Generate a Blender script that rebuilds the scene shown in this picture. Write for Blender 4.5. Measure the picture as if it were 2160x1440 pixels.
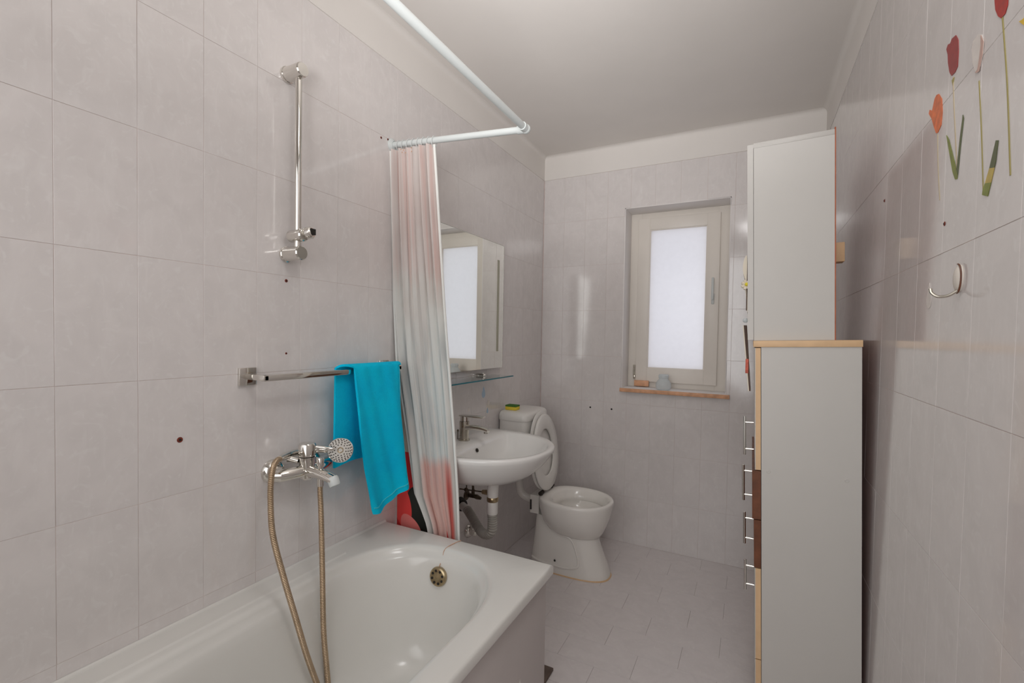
import bpy, bmesh, math, random
from math import sin, cos, pi, radians
from mathutils import Vector, Matrix

for o in list(bpy.data.objects):
    bpy.data.objects.remove(o, do_unlink=True)
scene = bpy.context.scene
COL = scene.collection
random.seed(7)

# ------------------------------------------------------------------ camera
CAMX, CAMZ, F = 1.3081, 1.3250, 976.1
yaw, pit, rol, cyo = 0.47755, -0.02541, 0.01752, 12.22
A = Matrix(((cos(yaw), sin(yaw), 0), (-sin(yaw), cos(yaw), 0), (0, 0, 1)))
B = Matrix(((1, 0, 0), (0, cos(pit), sin(pit)), (0, -sin(pit), cos(pit))))
Cm = Matrix(((cos(rol), 0, sin(rol)), (0, 1, 0), (-sin(rol), 0, cos(rol))))
Rm = Cm @ B @ A
cam_d = bpy.data.cameras.new('camera')
cam = bpy.data.objects.new('camera', cam_d)
COL.objects.link(cam)
m = Matrix((Rm[0], Rm[2], -Vector(Rm[1]))).transposed().to_4x4()
m.translation = Vector((CAMX, 0, CAMZ))
cam.matrix_world = m
cam_d.sensor_width = 36
cam_d.lens = F / 2160 * 36
cam_d.shift_y = cyo / 2160
cam_d.clip_start = 0.02
scene.camera = cam

# ------------------------------------------------------------------ world, lights, exposure
vs = scene.view_settings
vs.view_transform = 'Standard'
vs.look = 'None'
vs.gamma = 1
vs.use_curve_mapping = False
vs.exposure = 0.10
world = bpy.data.worlds.new('sky')
scene.world = world
world.use_nodes = True
bg = world.node_tree.nodes['Background']
bg.inputs[0].default_value = (0.93, 0.93, 1.0, 1)
bg.inputs[1].default_value = 0.82

def area(name, loc, target, sx, sy, power, color):
    d = bpy.data.lights.new(name, 'AREA')
    d.shape = 'RECTANGLE'
    d.size, d.size_y, d.energy, d.color = sx, sy, power, color
    o = bpy.data.objects.new(name, d)
    COL.objects.link(o)
    o.location = loc
    o.rotation_euler = (Vector(target) - Vector(loc)).to_track_quat('-Z', 'Y').to_euler()
    return o
rear_l = area('added_rear_fill', (0.82, -0.88, 1.25), (0.5, 2.9, 0.8), 1.5, 2.3, 10.0, (0.99, 0.995, 1.0))  # added fill light along the unseen end wall; there is no doorway
rear_l.data.spread = radians(110)
ceil_l = area('added_ceiling_fill', (1.40, 0.42, 2.50), (1.2, 0.7, 0), 0.40, 0.40, 4.6, (1.0, 0.99, 0.985))  # unseen light added above the view to brighten floor and fixtures
fl_ = area('bounce_flash', (1.0, -0.15, 1.70), (0.70, 1.35, 2.56), 0.5, 0.5, 4.9, (1.0, 0.99, 0.985))
fl_.data.spread = radians(65)

# ------------------------------------------------------------------ materials
def lin(c):
    return tuple(((v/255)/12.92 if v/255 <= 0.04045 else ((v/255+0.055)/1.055)**2.4) for v in c) + (1,)

class NT:
    def __init__(s, name):
        s.m = bpy.data.materials.new(name)
        s.m.use_nodes = True
        s.t = s.m.node_tree
        s.b = s.t.nodes['Principled BSDF']
        s.out = s.t.nodes['Material Output']
    def n(s, typ, **kw):
        x = s.t.nodes.new(typ)
        for k, v in kw.items():
            if k.startswith('i_'):
                x.inputs[k[2:].replace('_', ' ')].default_value = v
            else:
                setattr(x, k, v)
        return x
    def l(s, a, b):
        s.t.links.new(a, b)
    def ramp(s, fac, stops, interp='LINEAR'):
        r = s.n('ShaderNodeValToRGB')
        r.color_ramp.interpolation = interp
        e = r.color_ramp.elements
        while len(e) < len(stops):
            e.new(0.5)
        for i, (p, c) in enumerate(stops):
            e[i].position = p
            e[i].color = c
        s.l(fac, r.inputs[0])
        return r.outputs[0]
    def mix(s, fac, a, b, mode='MIX'):
        x = s.n('ShaderNodeMix', data_type='RGBA', blend_type=mode)
        for inp, v in ((0, fac), (6, a), (7, b)):
            if hasattr(v, 'is_linked') or hasattr(v, 'links'):
                s.l(v, x.inputs[inp])
            else:
                x.inputs[inp].default_value = v
        return x.outputs[2]
    def bump(s, h, strength, dist=0.01):
        b = s.n('ShaderNodeBump')
        b.inputs['Strength'].default_value = strength
        b.inputs['Distance'].default_value = dist
        s.l(h, b.inputs['Height'])
        s.l(b.outputs[0], s.b.inputs['Normal'])

def simple(name, col, rough=0.5, metal=0.0, noise=0.04, nscale=6, bump=0.0, bscale=60, spec=0.5, coat=0):
    t = NT(name)
    tc = t.n('ShaderNodeTexCoord')
    no = t.n('ShaderNodeTexNoise')
    no.inputs['Scale'].default_value = nscale
    no.inputs['Detail'].default_value = 4
    t.l(tc.outputs['Object'], no.inputs['Vector'])
    c = lin(col)
    lo = tuple(max(0, v*(1-noise*2)) for v in c[:3]) + (1,)
    hi = tuple(min(1, v*(1+noise*2)) for v in c[:3]) + (1,)
    t.l(t.ramp(no.outputs['Fac'], [(0.3, lo), (0.7, hi)]), t.b.inputs['Base Color'])
    t.b.inputs['Roughness'].default_value = rough
    t.b.inputs['Metallic'].default_value = metal
    t.b.inputs['Specular IOR Level'].default_value = spec
    if coat:
        t.b.inputs['Coat Weight'].default_value = coat
        t.b.inputs['Coat Roughness'].default_value = 0.05
    if bump:
        n2 = t.n('ShaderNodeTexNoise')
        n2.inputs['Scale'].default_value = bscale
        t.l(tc.outputs['Object'], n2.inputs['Vector'])
        t.bump(n2.outputs['Fac'], bump, 0.002)
    return t.m

def tile_mat(name, base, fleck, rough, bumpamt, spec):
    t = NT(name)
    geo = t.n('ShaderNodeNewGeometry')
    info = t.n('ShaderNodeObjectInfo')
    mul = t.n('ShaderNodeVectorMath', operation='SCALE')
    comb = t.n('ShaderNodeCombineXYZ')
    for i in range(3):
        t.l(info.outputs['Random'], comb.inputs[i])
    t.l(comb.outputs[0], mul.inputs[0])
    mul.inputs['Scale'].default_value = 40
    add = t.n('ShaderNodeVectorMath', operation='ADD')
    t.l(geo.outputs['Position'], add.inputs[0])
    t.l(mul.outputs[0], add.inputs[1])
    n1 = t.n('ShaderNodeTexNoise')
    n1.inputs['Scale'].default_value = 9
    n1.inputs['Detail'].default_value = 6
    n1.inputs['Distortion'].default_value = 1.4
    t.l(add.outputs[0], n1.inputs['Vector'])
    n2 = t.n('ShaderNodeTexNoise')
    n2.inputs['Scale'].default_value = 24
    n2.inputs['Detail'].default_value = 5
    n2.inputs['Distortion'].default_value = 2.6
    t.l(add.outputs[0], n2.inputs['Vector'])
    c = lin(base)
    d = tuple(v*0.95 for v in c[:3]) + (1,)
    c1 = t.ramp(n1.outputs['Fac'], [(0.35, d), (0.62, c)])
    f = t.ramp(n2.outputs['Fac'], [(0.56, (0, 0, 0, 1)), (0.72, (0.6, 0.6, 0.6, 1))])
    c2 = t.mix(f, c1, lin(fleck))
    # long diagonal feathery wisps
    mp = t.n('ShaderNodeMapping')
    mp.inputs['Rotation'].default_value = (0.7, 0.7, 0.5)
    mp.inputs['Scale'].default_value = (1.0, 1.0, 0.28)
    t.l(add.outputs[0], mp.inputs[0])
    n4 = t.n('ShaderNodeTexNoise')
    n4.inputs['Scale'].default_value = 34
    n4.inputs['Detail'].default_value = 4
    n4.inputs['Distortion'].default_value = 1.2
    t.l(mp.outputs[0], n4.inputs['Vector'])
    f4 = t.ramp(n4.outputs['Fac'], [(0.52, (0, 0, 0, 1)), (0.78, (0.38, 0.38, 0.38, 1))])
    c2 = t.mix(f4, c2, lin(tuple(min(255, v+5) for v in fleck)))
    t.l(c2, t.b.inputs['Base Color'])
    t.b.inputs['Roughness'].default_value = rough
    t.b.inputs['Specular IOR Level'].default_value = spec
    n3 = t.n('ShaderNodeTexNoise')
    n3.inputs['Scale'].default_value = 90
    n3.inputs['Detail'].default_value = 2
    t.l(add.outputs[0], n3.inputs['Vector'])
    t.bump(n3.outputs['Fac'], bumpamt, 0.001)
    return t.m

M = {}
M['wall_tile'] = tile_mat('wall_tile', (230, 224, 222), (235, 231, 229), 0.11, 0.06, 1.0)
M['floor_tile'] = tile_mat('floor_tile', (232, 225, 224), (236, 231, 229), 0.32, 0.15, 0.45)
M['grout'] = simple('grout', (214, 197, 191), 0.9, noise=0.08, nscale=20)
M['floor_grout'] = simple('floor_grout', (128, 108, 96), 0.9, noise=0.15, nscale=14)
M['paint'] = simple('paint', (235, 230, 225), 0.85, noise=0.01, nscale=3, bump=0.05, bscale=200)
M['porcelain'] = simple('porcelain', (238, 236, 233), 0.10, noise=0.006, spec=0.55)
M['cream_porcelain'] = simple('cream_porcelain', (240, 236, 230), 0.12, noise=0.01, spec=0.55)
M['acrylic'] = simple('acrylic', (228, 226, 221), 0.16, noise=0.006, spec=0.5)
M['white_plastic'] = simple('white_plastic', (236, 233, 228), 0.3, noise=0.01)
M['white_metal'] = simple('white_metal', (212, 217, 216), 0.3, noise=0.01)
M['apron'] = simple('apron', (205, 197, 194), 0.45, noise=0.015, nscale=3)
M['chrome'] = simple('chrome', (225, 222, 216), 0.07, metal=1.0, noise=0.01)
M['dull_chrome'] = simple('dull_chrome', (190, 184, 172), 0.2, metal=1.0, noise=0.08, nscale=30)
M['hose_metal'] = simple('hose_metal', (186, 164, 138), 0.3, metal=0.9, noise=0.05, nscale=30)
M['dark_brass'] = simple('dark_brass', (92, 80, 66), 0.4, metal=0.6, noise=0.2, nscale=40)
M['old_brass'] = simple('old_brass', (176, 158, 126), 0.28, metal=0.9, noise=0.12, nscale=60)
M['black'] = simple('black', (26, 22, 18), 0.55)
M['shadow_hole'] = simple('shadow_hole', (44, 38, 32), 0.8)
M['gray_plastic'] = simple('gray_plastic', (172, 168, 160), 0.4)
M['spray_face'] = simple('spray_face', (206, 202, 195), 0.3)
M['rust'] = simple('rust', (122, 50, 34), 0.7, noise=0.2, nscale=200)
M['rust_ring'] = simple('rust_ring', (205, 160, 128), 0.7, noise=0.1, nscale=200)
M['white_laminate'] = simple('white_laminate', (204, 201, 196), 0.38, noise=0.006)
M['beech_edge'] = simple('beech_edge', (226, 190, 148), 0.45, noise=0.03, nscale=20)
M['brown_edge'] = simple('brown_edge', (112, 66, 42), 0.45, noise=0.15, nscale=30)
M['hardboard'] = simple('hardboard', (176, 96, 62), 0.7, noise=0.1, nscale=30)
M['sill_wood'] = simple('sill_wood', (222, 168, 130), 0.5, noise=0.08, nscale=30)
M['window_paint'] = simple('window_paint', (240, 233, 224), 0.4, noise=0.01)
M['reveal_paint'] = simple('reveal_paint', (242, 238, 236), 0.7, noise=0.01)
M['yellow'] = simple('yellow', (232, 206, 70), 0.9, bump=0.6, bscale=300)
M['green'] = simple('green', (70, 118, 48), 0.95, bump=0.8, bscale=500)
M['red_petal'] = simple('red_petal', (186, 36, 26), 0.35, noise=0.12, nscale=60)
M['dark_red_petal'] = simple('dark_red_petal', (162, 46, 46), 0.35, noise=0.08, nscale=60)
M['orange_petal'] = simple('orange_petal', (238, 112, 42), 0.35, noise=0.12, nscale=60)
M['pale_petal'] = simple('pale_petal', (234, 226, 220), 0.3, noise=0.03, nscale=60)
M['pink_brown'] = simple('pink_brown', (206, 172, 160), 0.4)
M['yellow_petal'] = simple('yellow_petal', (240, 200, 50), 0.35)
M['stem_olive'] = simple('stem_olive', (170, 158, 92), 0.4)
M['stem_pale'] = simple('stem_pale', (208, 192, 162), 0.4)
M['leaf_green'] = simple('leaf_green', (128, 138, 48), 0.35, noise=0.12, nscale=40)
M['leaf_dark'] = simple('leaf_dark', (84, 94, 46), 0.35, noise=0.12, nscale=40)
M['leaf_gold'] = simple('leaf_gold', (196, 172, 82), 0.35, noise=0.08, nscale=40)
M['blue_drop'] = simple('blue_drop', (180, 205, 226), 0.2)
M['hook_white'] = simple('hook_white', (226, 218, 208), 0.3)
M['daisy_white'] = simple('daisy_white', (236, 226, 208), 0.8)
M['daisy_yellow'] = simple('daisy_yellow', (226, 210, 60), 0.8)
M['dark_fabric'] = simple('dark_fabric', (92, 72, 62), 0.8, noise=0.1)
M['pink_print'] = simple('pink_print', (214, 110, 92), 0.8, noise=0.2, nscale=60)
M['slate'] = simple('slate', (96, 80, 70), 0.6, noise=0.12, nscale=20)
M['paper'] = simple('paper', (228, 224, 216), 0.7)
M['frost_strip'] = simple('frost_strip', (180, 178, 158), 0.5)
M['glass_edge'] = simple('glass_edge', (30, 120, 135), 0.15)
M['silver_edge'] = simple('silver_edge', (200, 200, 192), 0.25, metal=0.6)

t = NT('mirror')
tc = t.n('ShaderNodeTexCoord'); no = t.n('ShaderNodeTexNoise'); t.l(tc.outputs['Object'], no.inputs['Vector'])
t.l(t.ramp(no.outputs['Fac'], [(0, (0.90, 0.92, 0.88, 1)), (1, (0.93, 0.94, 0.91, 1))]), t.b.inputs['Base Color'])
t.b.inputs['Metallic'].default_value = 1
t.b.inputs['Roughness'].default_value = 0.0
M['mirror'] = t.m
M['curtain_hem'] = simple('curtain_hem', (240, 240, 236), 0.7, noise=0.02)

t = NT('shelf_glass')
tc = t.n('ShaderNodeTexCoord'); no = t.n('ShaderNodeTexNoise'); t.l(tc.outputs['Object'], no.inputs['Vector'])
t.l(t.ramp(no.outputs['Fac'], [(0, (0.86, 0.95, 0.94, 1)), (1, (0.88, 0.97, 0.96, 1))]), t.b.inputs['Base Color'])
t.b.inputs['Transmission Weight'].default_value = 1
t.b.inputs['Roughness'].default_value = 0.02
M['shelf_glass'] = t.m

# frosted window pane: passes daylight diffusely
t = NT('frosted_glass')
tc = t.n('ShaderNodeTexCoord'); no = t.n('ShaderNodeTexNoise')
no.inputs['Scale'].default_value = 40
no.inputs['Detail'].default_value = 5
t.l(tc.outputs['Object'], no.inputs['Vector'])
tr = t.n('ShaderNodeBsdfTranslucent')
t.l(t.ramp(no.outputs['Fac'], [(0.3, (0.95, 0.95, 0.96, 1)), (0.7, (0.97, 0.97, 0.98, 1))]), tr.inputs['Color'])
gl = t.n('ShaderNodeBsdfGlossy')
gl.inputs['Roughness'].default_value = 0.25
ms = t.n('ShaderNodeMixShader')
ms.inputs[0].default_value = 0.06
t.l(tr.outputs[0], ms.inputs[1]); t.l(gl.outputs[0], ms.inputs[2]); t.l(ms.outputs[0], t.out.inputs[0])
M['frosted_glass'] = t.m

# milky jar
t = NT('milk_glass')
tc = t.n('ShaderNodeTexCoord'); no = t.n('ShaderNodeTexNoise'); t.l(tc.outputs['Object'], no.inputs['Vector'])
cc = t.ramp(no.outputs['Fac'], [(0, lin((238, 243, 244))), (1, lin((243, 247, 248)))])
t.l(cc, t.b.inputs['Base Color'])
t.b.inputs['Roughness'].default_value = 0.2
tr = t.n('ShaderNodeBsdfTranslucent'); t.l(cc, tr.inputs['Color'])
ms = t.n('ShaderNodeMixShader'); ms.inputs[0].default_value = 0.5
t.l(t.b.outputs[0], ms.inputs[1]); t.l(tr.outputs[0], ms.inputs[2]); t.l(ms.outputs[0], t.out.inputs[0])
M['milk_glass'] = t.m

# terry towel
def towel_mat(name, c0, c1):
    t = NT(name)
    tc = t.n('ShaderNodeTexCoord')
    no = t.n('ShaderNodeTexNoise'); no.inputs['Scale'].default_value = 9; no.inputs['Detail'].default_value = 8
    t.l(tc.outputs['Object'], no.inputs['Vector'])
    t.l(t.ramp(no.outputs['Fac'], [(0.3, lin(c0)), (0.65, lin(c1))]), t.b.inputs['Base Color'])
    t.b.inputs['Roughness'].default_value = 0.95
    t.b.inputs['Sheen Weight'].default_value = 0.15
    t.b.inputs['Specular IOR Level'].default_value = 0.2
    t.b.inputs['Sheen Roughness'].default_value = 0.5
    t.b.inputs['Sheen Tint'].default_value = lin((60, 200, 225))
    n2 = t.n('ShaderNodeTexNoise'); n2.inputs['Scale'].default_value = 420; n2.inputs['Detail'].default_value = 3
    t.l(tc.outputs['Object'], n2.inputs['Vector'])
    t.bump(n2.outputs['Fac'], 0.9, 0.003)
    return t.m
M['towel'] = towel_mat('towel', (0, 200, 248), (4, 216, 253))
M['towel_hem'] = towel_mat('towel_hem', (60, 205, 228), (80, 215, 235))

# printed curtain: u across (UV.x), height z in UV.y (metres)
def curtain_mat():
    t = NT('curtain_print')
    uv = t.n('ShaderNodeUVMap')
    sep = t.n('ShaderNodeSeparateXYZ')
    t.l(uv.outputs[0], sep.inputs[0])
    U, V = sep.outputs[0], sep.outputs[1]
    def math(op, a, b=None, c=None):
        x = t.n('ShaderNodeMath', operation=op)
        for i, v in enumerate((a, b, c)):
            if v is None: continue
            if isinstance(v, (int, float)): x.inputs[i].default_value = v
            else: t.l(v, x.inputs[i])
        return x.outputs[0]
    def noise(sx, sy, scale, detail=3, off=0):
        cmb = t.n('ShaderNodeCombineXYZ')
        t.l(math('MULTIPLY_ADD', U, sx, off), cmb.inputs[0])
        t.l(math('MULTIPLY', V, sy), cmb.inputs[1])
        n = t.n('ShaderNodeTexNoise')
        n.inputs['Scale'].default_value = scale
        n.inputs['Detail'].default_value = detail
        t.l(cmb.outputs[0], n.inputs['Vector'])
        return n.outputs['Fac']
    def smooth(x, a, b):
        mr = t.n('ShaderNodeMapRange', interpolation_type='SMOOTHSTEP')
        t.l(x, mr.inputs[0])
        mr.inputs[1].default_value = a; mr.inputs[2].default_value = b
        return mr.outputs[0]
    white = lin((238, 238, 234))
    col = t.mix(smooth(noise(1, 1, 3), 0.4, 0.6), white, lin((232, 227, 222)))
    # pink streaks high up
    st = math('MULTIPLY', smooth(noise(26, 0.9, 1.0, 2), 0.50, 0.66), smooth(V, 1.42, 1.60))
    col = t.mix(math('MULTIPLY', st, 0.42), col, lin((226, 164, 146)))
    up = smooth(V, 1.50, 1.62)
    col = t.mix(math('MULTIPLY', up, 0.35), col, lin((234, 210, 206)))
    # grey blue washes in the lower middle
    g = math('MULTIPLY', smooth(noise(9, 2.2, 1.0, 3, 5), 0.46, 0.64), math('MULTIPLY', smooth(V, 0.86, 1.0), smooth(V, 1.42, 1.2)))
    col = t.mix(math('MULTIPLY', g, 0.5), col, lin((150, 160, 164)))
    g2 = math('MULTIPLY', smooth(noise(30, 0.8, 1.0, 2, 3), 0.60, 0.68), smooth(V, 1.9, 1.7))
    col = t.mix(math('MULTIPLY', g2, 0.35), col, lin((140, 140, 142)))
    # pink foot
    edge = math('ADD', V, math('MULTIPLY', noise(2, 0, 1.5), 0.08))
    foot = smooth(edge, 0.895, 0.835)
    foot = math('MULTIPLY', foot, smooth(U, 0.20, 0.34))
    foot = math('MULTIPLY', foot, smooth(U, 0.93, 0.90))
    pink = t.mix(smooth(noise(5, 1, 2), 0.4, 0.65), lin((242, 206, 196)), lin((238, 190, 180)))
    pink = t.mix(math('MULTIPLY', smooth(U, 0.74, 0.80), smooth(V, 0.86, 0.70)), pink, lin((222, 112, 102)))
    col = t.mix(foot, col, pink)
    t.l(col, t.b.inputs['Base Color'])
    t.b.inputs['Roughness'].default_value = 0.7
    tr = t.n('ShaderNodeBsdfTranslucent')
    t.l(col, tr.inputs['Color'])
    ms = t.n('ShaderNodeMixShader')
    ms.inputs[0].default_value = 0.3
    t.l(t.b.outputs[0], ms.inputs[1]); t.l(tr.outputs[0], ms.inputs[2]); t.l(ms.outputs[0], t.out.inputs[0])
    return t.m
M['curtain'] = curtain_mat()

def petal_print_mat():
    t = NT('petal_print')
    uv = t.n('ShaderNodeUVMap')
    sep = t.n('ShaderNodeSeparateXYZ')
    t.l(uv.outputs[0], sep.inputs[0])
    def ell(cx, cy, rx, ry, ang):
        mp = t.n('ShaderNodeMapping', vector_type='TEXTURE')
        mp.inputs['Location'].default_value = (cx, cy, 0)
        mp.inputs['Rotation'].default_value = (0, 0, ang)
        mp.inputs['Scale'].default_value = (rx, ry, 1)
        t.l(uv.outputs[0], mp.inputs[0])
        s2 = t.n('ShaderNodeSeparateXYZ'); t.l(mp.outputs[0], s2.inputs[0])
        cmb = t.n('ShaderNodeCombineXYZ'); t.l(s2.outputs[0], cmb.inputs[0]); t.l(s2.outputs[1], cmb.inputs[1])
        ln = t.n('ShaderNodeVectorMath', operation='LENGTH'); t.l(cmb.outputs[0], ln.inputs[0])
        lt = t.n('ShaderNodeMath', operation='LESS_THAN'); t.l(ln.outputs['Value'], lt.inputs[0]); lt.inputs[1].default_value = 1
        return lt.outputs[0]
    mr = t.n('ShaderNodeMath', operation='LESS_THAN'); t.l(sep.outputs[1], mr.inputs[0]); mr.inputs[1].default_value = 0.84
    col = t.mix(mr.outputs[0], lin((196, 182, 166)), lin((206, 30, 34)))
    col = t.mix(ell(0.13, 0.585, 0.062, 0.12, 0.25), col, lin((30, 34, 26)))
    col = t.mix(ell(0.035, 0.62, 0.052, 0.10, 0.25), col, lin((240, 70, 66)))
    col = t.mix(ell(0.085, 0.52, 0.045, 0.07, 0.6), col, lin((240, 132, 126)))
    t.l(col, t.b.inputs['Base Color'])
    t.b.inputs['Roughness'].default_value = 0.6
    return t.m
M['petal_print'] = petal_print_mat()

# ------------------------------------------------------------------ mesh helpers
ORG = {}
def tag(o, label=None, cat=None, group=None, kind=None):
    if label: o['label'] = label
    if cat: o['category'] = cat
    if group: o['group'] = group
    if kind: o['kind'] = kind
    return o
def empty(name, loc, label=None, cat=None, group=None, kind=None, parent=None):
    o = bpy.data.objects.new(name, None)
    COL.objects.link(o)
    base = Vector((0, 0, 0))
    if parent:
        base = ORG[parent.name]
        o.parent = parent
    o.location = Vector(loc) - base
    ORG[o.name] = Vector(loc)
    o.empty_display_size = 0.05
    return tag(o, label, cat, group, kind)

class MB:
    def __init__(s):
        s.v, s.f, s.mi, s.uv = [], [], [], {}
    def add(s, vs, fs, mi=0):
        n = len(s.v)
        s.v += [tuple(v) for v in vs]
        for f in fs:
            s.f.append([i+n for i in f]); s.mi.append(mi)
        return s
    def box(s, x0, x1, y0, y1, z0, z1, mi=0):
        vs = [(x, y, z) for x in (x0, x1) for y in (y0, y1) for z in (z0, z1)]
        return s.add(vs, [(0, 1, 3, 2), (4, 6, 7, 5), (0, 4, 5, 1), (2, 3, 7, 6), (0, 2, 6, 4), (1, 5, 7, 3)], mi)
    def rbox(s, x0, x1, y0, y1, z0, z1, r, mi=0, seg=2):
        bm = bmesh.new()
        bmesh.ops.create_cube(bm, size=1)
        for v in bm.verts:
            v.co = ((x0+x1)/2+v.co.x*(x1-x0), (y0+y1)/2+v.co.y*(y1-y0), (z0+z1)/2+v.co.z*(z1-z0))
        bmesh.ops.bevel(bm, geom=bm.edges[:], offset=r, segments=seg, affect='EDGES', profile=0.5)
        bm.verts.index_update()
        s.add([v.co[:] for v in bm.verts], [[v.index for v in f.verts] for f in bm.faces], mi)
        bm.free()
        return s
    def loft(s, rings, mi=0, cap0=True, cap1=True, closed=True):
        n = len(rings[0]); b = len(s.v)
        for r in rings: s.v += [tuple(p) for p in r]
        for i in range(len(rings)-1):
            for j in range(n if closed else n-1):
                k = (j+1) % n
                s.f.append([b+i*n+j, b+i*n+k, b+(i+1)*n+k, b+(i+1)*n+j]); s.mi.append(mi)
        if cap0: s.f.append([b+j for j in range(n)][::-1]); s.mi.append(mi)
        if cap1: s.f.append([b+(len(rings)-1)*n+j for j in range(n)]); s.mi.append(mi)
        return s
    def tube(s, pts, r, n=12, mi=0, cap=True):
        pts = [Vector(p) for p in pts]
        rs = r if isinstance(r, (list, tuple)) else [r]*len(pts)
        rings = []
        T0 = (pts[1]-pts[0]).normalized()
        N = T0.orthogonal().normalized()
        for i, p in enumerate(pts):
            if i == 0: T = T0
            elif i == len(pts)-1: T = (pts[-1]-pts[-2]).normalized()
            else:
                T = (pts[i+1]-pts[i-1])
                T = T.normalized() if T.length > 1e-9 else T0
            N = (N - T*N.dot(T)).normalized()
            Bn = T.cross(N)
            rings.append([p + (N*cos(2*pi*j/n)+Bn*sin(2*pi*j/n))*rs[i] for j in range(n)])
        return s.loft(rings, mi, cap, cap)
    def cyl(s, p0, p1, r0, r1=None, n=24, mi=0, ch=0.0):
        if r1 is None: r1 = r0
        p0, p1 = Vector(p0), Vector(p1)
        T = (p1-p0); L = T.length; T.normalize()
        N = T.orthogonal().normalized(); Bn = T.cross(N)
        prof = [(0, r0), (1, r1)]
        if ch:
            prof = [(0, r0-ch), (ch/L, r0), (1-ch/L, r1), (1, r1-ch)]
        rings = [[p0+T*L*t_+(N*cos(2*pi*j/n)+Bn*sin(2*pi*j/n))*rr for j in range(n)] for t_, rr in prof]
        return s.loft(rings, mi)
    def lathe(s, base, axis, prof, n=32, mi=0):
        p0 = Vector(base); T = Vector(axis).normalized()
        N = T.orthogonal().normalized(); Bn = T.cross(N)
        rings = [[p0+T*h_+(N*cos(2*pi*j/n)+Bn*sin(2*pi*j/n))*max(rr, 1e-5) for j in range(n)] for h_, rr in prof]
        return s.loft(rings, mi)
    def ball(s, c, rx, ry, rz, mi=0, n=16):
        rings = []
        for i in range(1, n):
            a = pi*i/n
            rings.append([(c[0]+rx*sin(a)*cos(2*pi*j/(2*n)), c[1]+ry*sin(a)*sin(2*pi*j/(2*n)), c[2]-rz*cos(a)) for j in range(2*n)])
        return s.loft(rings, mi)
    def poly(s, pts, off, mi=0):
        """flat polygon extruded by vector off"""
        n = len(pts); off = Vector(off)
        a = [Vector(p) for p in pts]
        s.add([*a, *[p+off for p in a]], [list(range(n))[::-1], [n+i for i in range(n)]] + [[i, (i+1) % n, n+(i+1) % n, n+i] for i in range(n)], mi)
        return s
    def build(s, name, mat, parent=None, smooth=35, loc=None, **tg):
        me = bpy.data.meshes.new(name)
        base = Vector(loc) if loc else (ORG[parent.name] if parent else None)
        if base is None:
            xs = list(zip(*s.v))
            base = Vector(((min(xs[0])+max(xs[0]))/2, (min(xs[1])+max(xs[1]))/2, min(xs[2])))
        me.from_pydata([tuple(Vector(v)-base) for v in s.v], [], s.f)
        mats = mat if isinstance(mat, (list, tuple)) else [mat]
        for mm in mats: me.materials.append(M[mm])
        for p, i in zip(me.polygons, s.mi): p.material_index = i
        bm = bmesh.new(); bm.from_mesh(me)
        bmesh.ops.recalc_face_normals(bm, faces=bm.faces[:])
        bm.to_mesh(me); bm.free()
        if s.uv:
            ul = me.uv_layers.new(name='UVMap')
            for lp in me.loops: ul.data[lp.index].uv = s.uv.get(lp.vertex_index, (0, 0))
        if smooth:
            me.shade_smooth()
            me.set_sharp_from_angle(angle=radians(smooth))
        o = bpy.data.objects.new(name, me)
        COL.objects.link(o)
        if parent:
            o.parent = parent
            o.location = base - ORG[parent.name]
        else:
            o.location = base
        ORG[o.name] = base
        return tag(o, **tg)

def selli(cx, cy, ax, ay, z, n=48, e=2.0, eb=None, back=None):
    """superellipse ring in plan; eb/back shape the -x half"""
    pts = []
    for j in range(n):
        a = 2*pi*j/n
        c_, s_ = cos(a), sin(a)
        ee = (eb if (eb and c_ < 0) else e)
        x = math.copysign(abs(c_)**(2/ee), c_); y = math.copysign(abs(s_)**(2/ee), s_)
        axx = back if (back and c_ < 0) else ax
        pts.append((cx+axx*x, cy+ay*y, z))
    return pts

def bez(pts, n=12):
    """catmull-rom through pts"""
    P = [Vector(p) for p in pts]
    P = [P[0]*2-P[1]] + P + [P[-1]*2-P[-2]]
    out = []
    for i in range(1, len(P)-2):
        for k in range(n):
            t_ = k/n
            out.append(0.5*((2*P[i])+(P[i+1]-P[i-1])*t_+(2*P[i-1]-5*P[i]+4*P[i+1]-P[i+2])*t_*t_+(3*P[i]-P[i-1]-3*P[i+1]+P[i+2])*t_**3))
    out.append(P[-2])
    return out

# ------------------------------------------------------------------ the room
W, L, H = 1.634, 2.975, 2.56
Y0 = -0.92
TT = 2.40       # top of the tiles
WX0, WX1, WZ0, WZ1 = 0.568, 1.182, 0.985, 2.15     # window opening

def struct(name, mb, mat, smooth=0, parent=None):
    return mb.build(name, mat, parent, smooth=smooth, kind='structure')

wl = struct('wall_left', MB().box(-0.12, -0.0009, Y0-0.1, L+0.35, -0.1, H), 'grout')
wr = struct('wall_right', MB().box(W+0.0009, W+0.12, Y0-0.1, L+0.35, -0.1, H), 'grout')
b = MB()
b.box(-0.002, WX0, L+0.0009, L+0.32, -0.1, H); b.box(WX1, W+0.002, L+0.0009, L+0.32, -0.1, H)
b.box(WX0, WX1, L+0.0009, L+0.32, -0.1, WZ0); b.box(WX0, WX1, L+0.0009, L+0.32, WZ1, H)
wb = struct('wall_back', b, 'grout')
wf = struct('wall_front', MB().box(-0.002, W+0.002, Y0-0.1, Y0, -0.1, H), 'paint')
fl = struct('floor', MB().box(-0.002, W+0.002, Y0, L+0.002, -0.1, -0.0015), 'floor_grout')
ce = struct('ceiling', MB().box(-0.1, W+0.1, Y0-0.1, L+0.34, H, H+0.08), 'paint')

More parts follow.
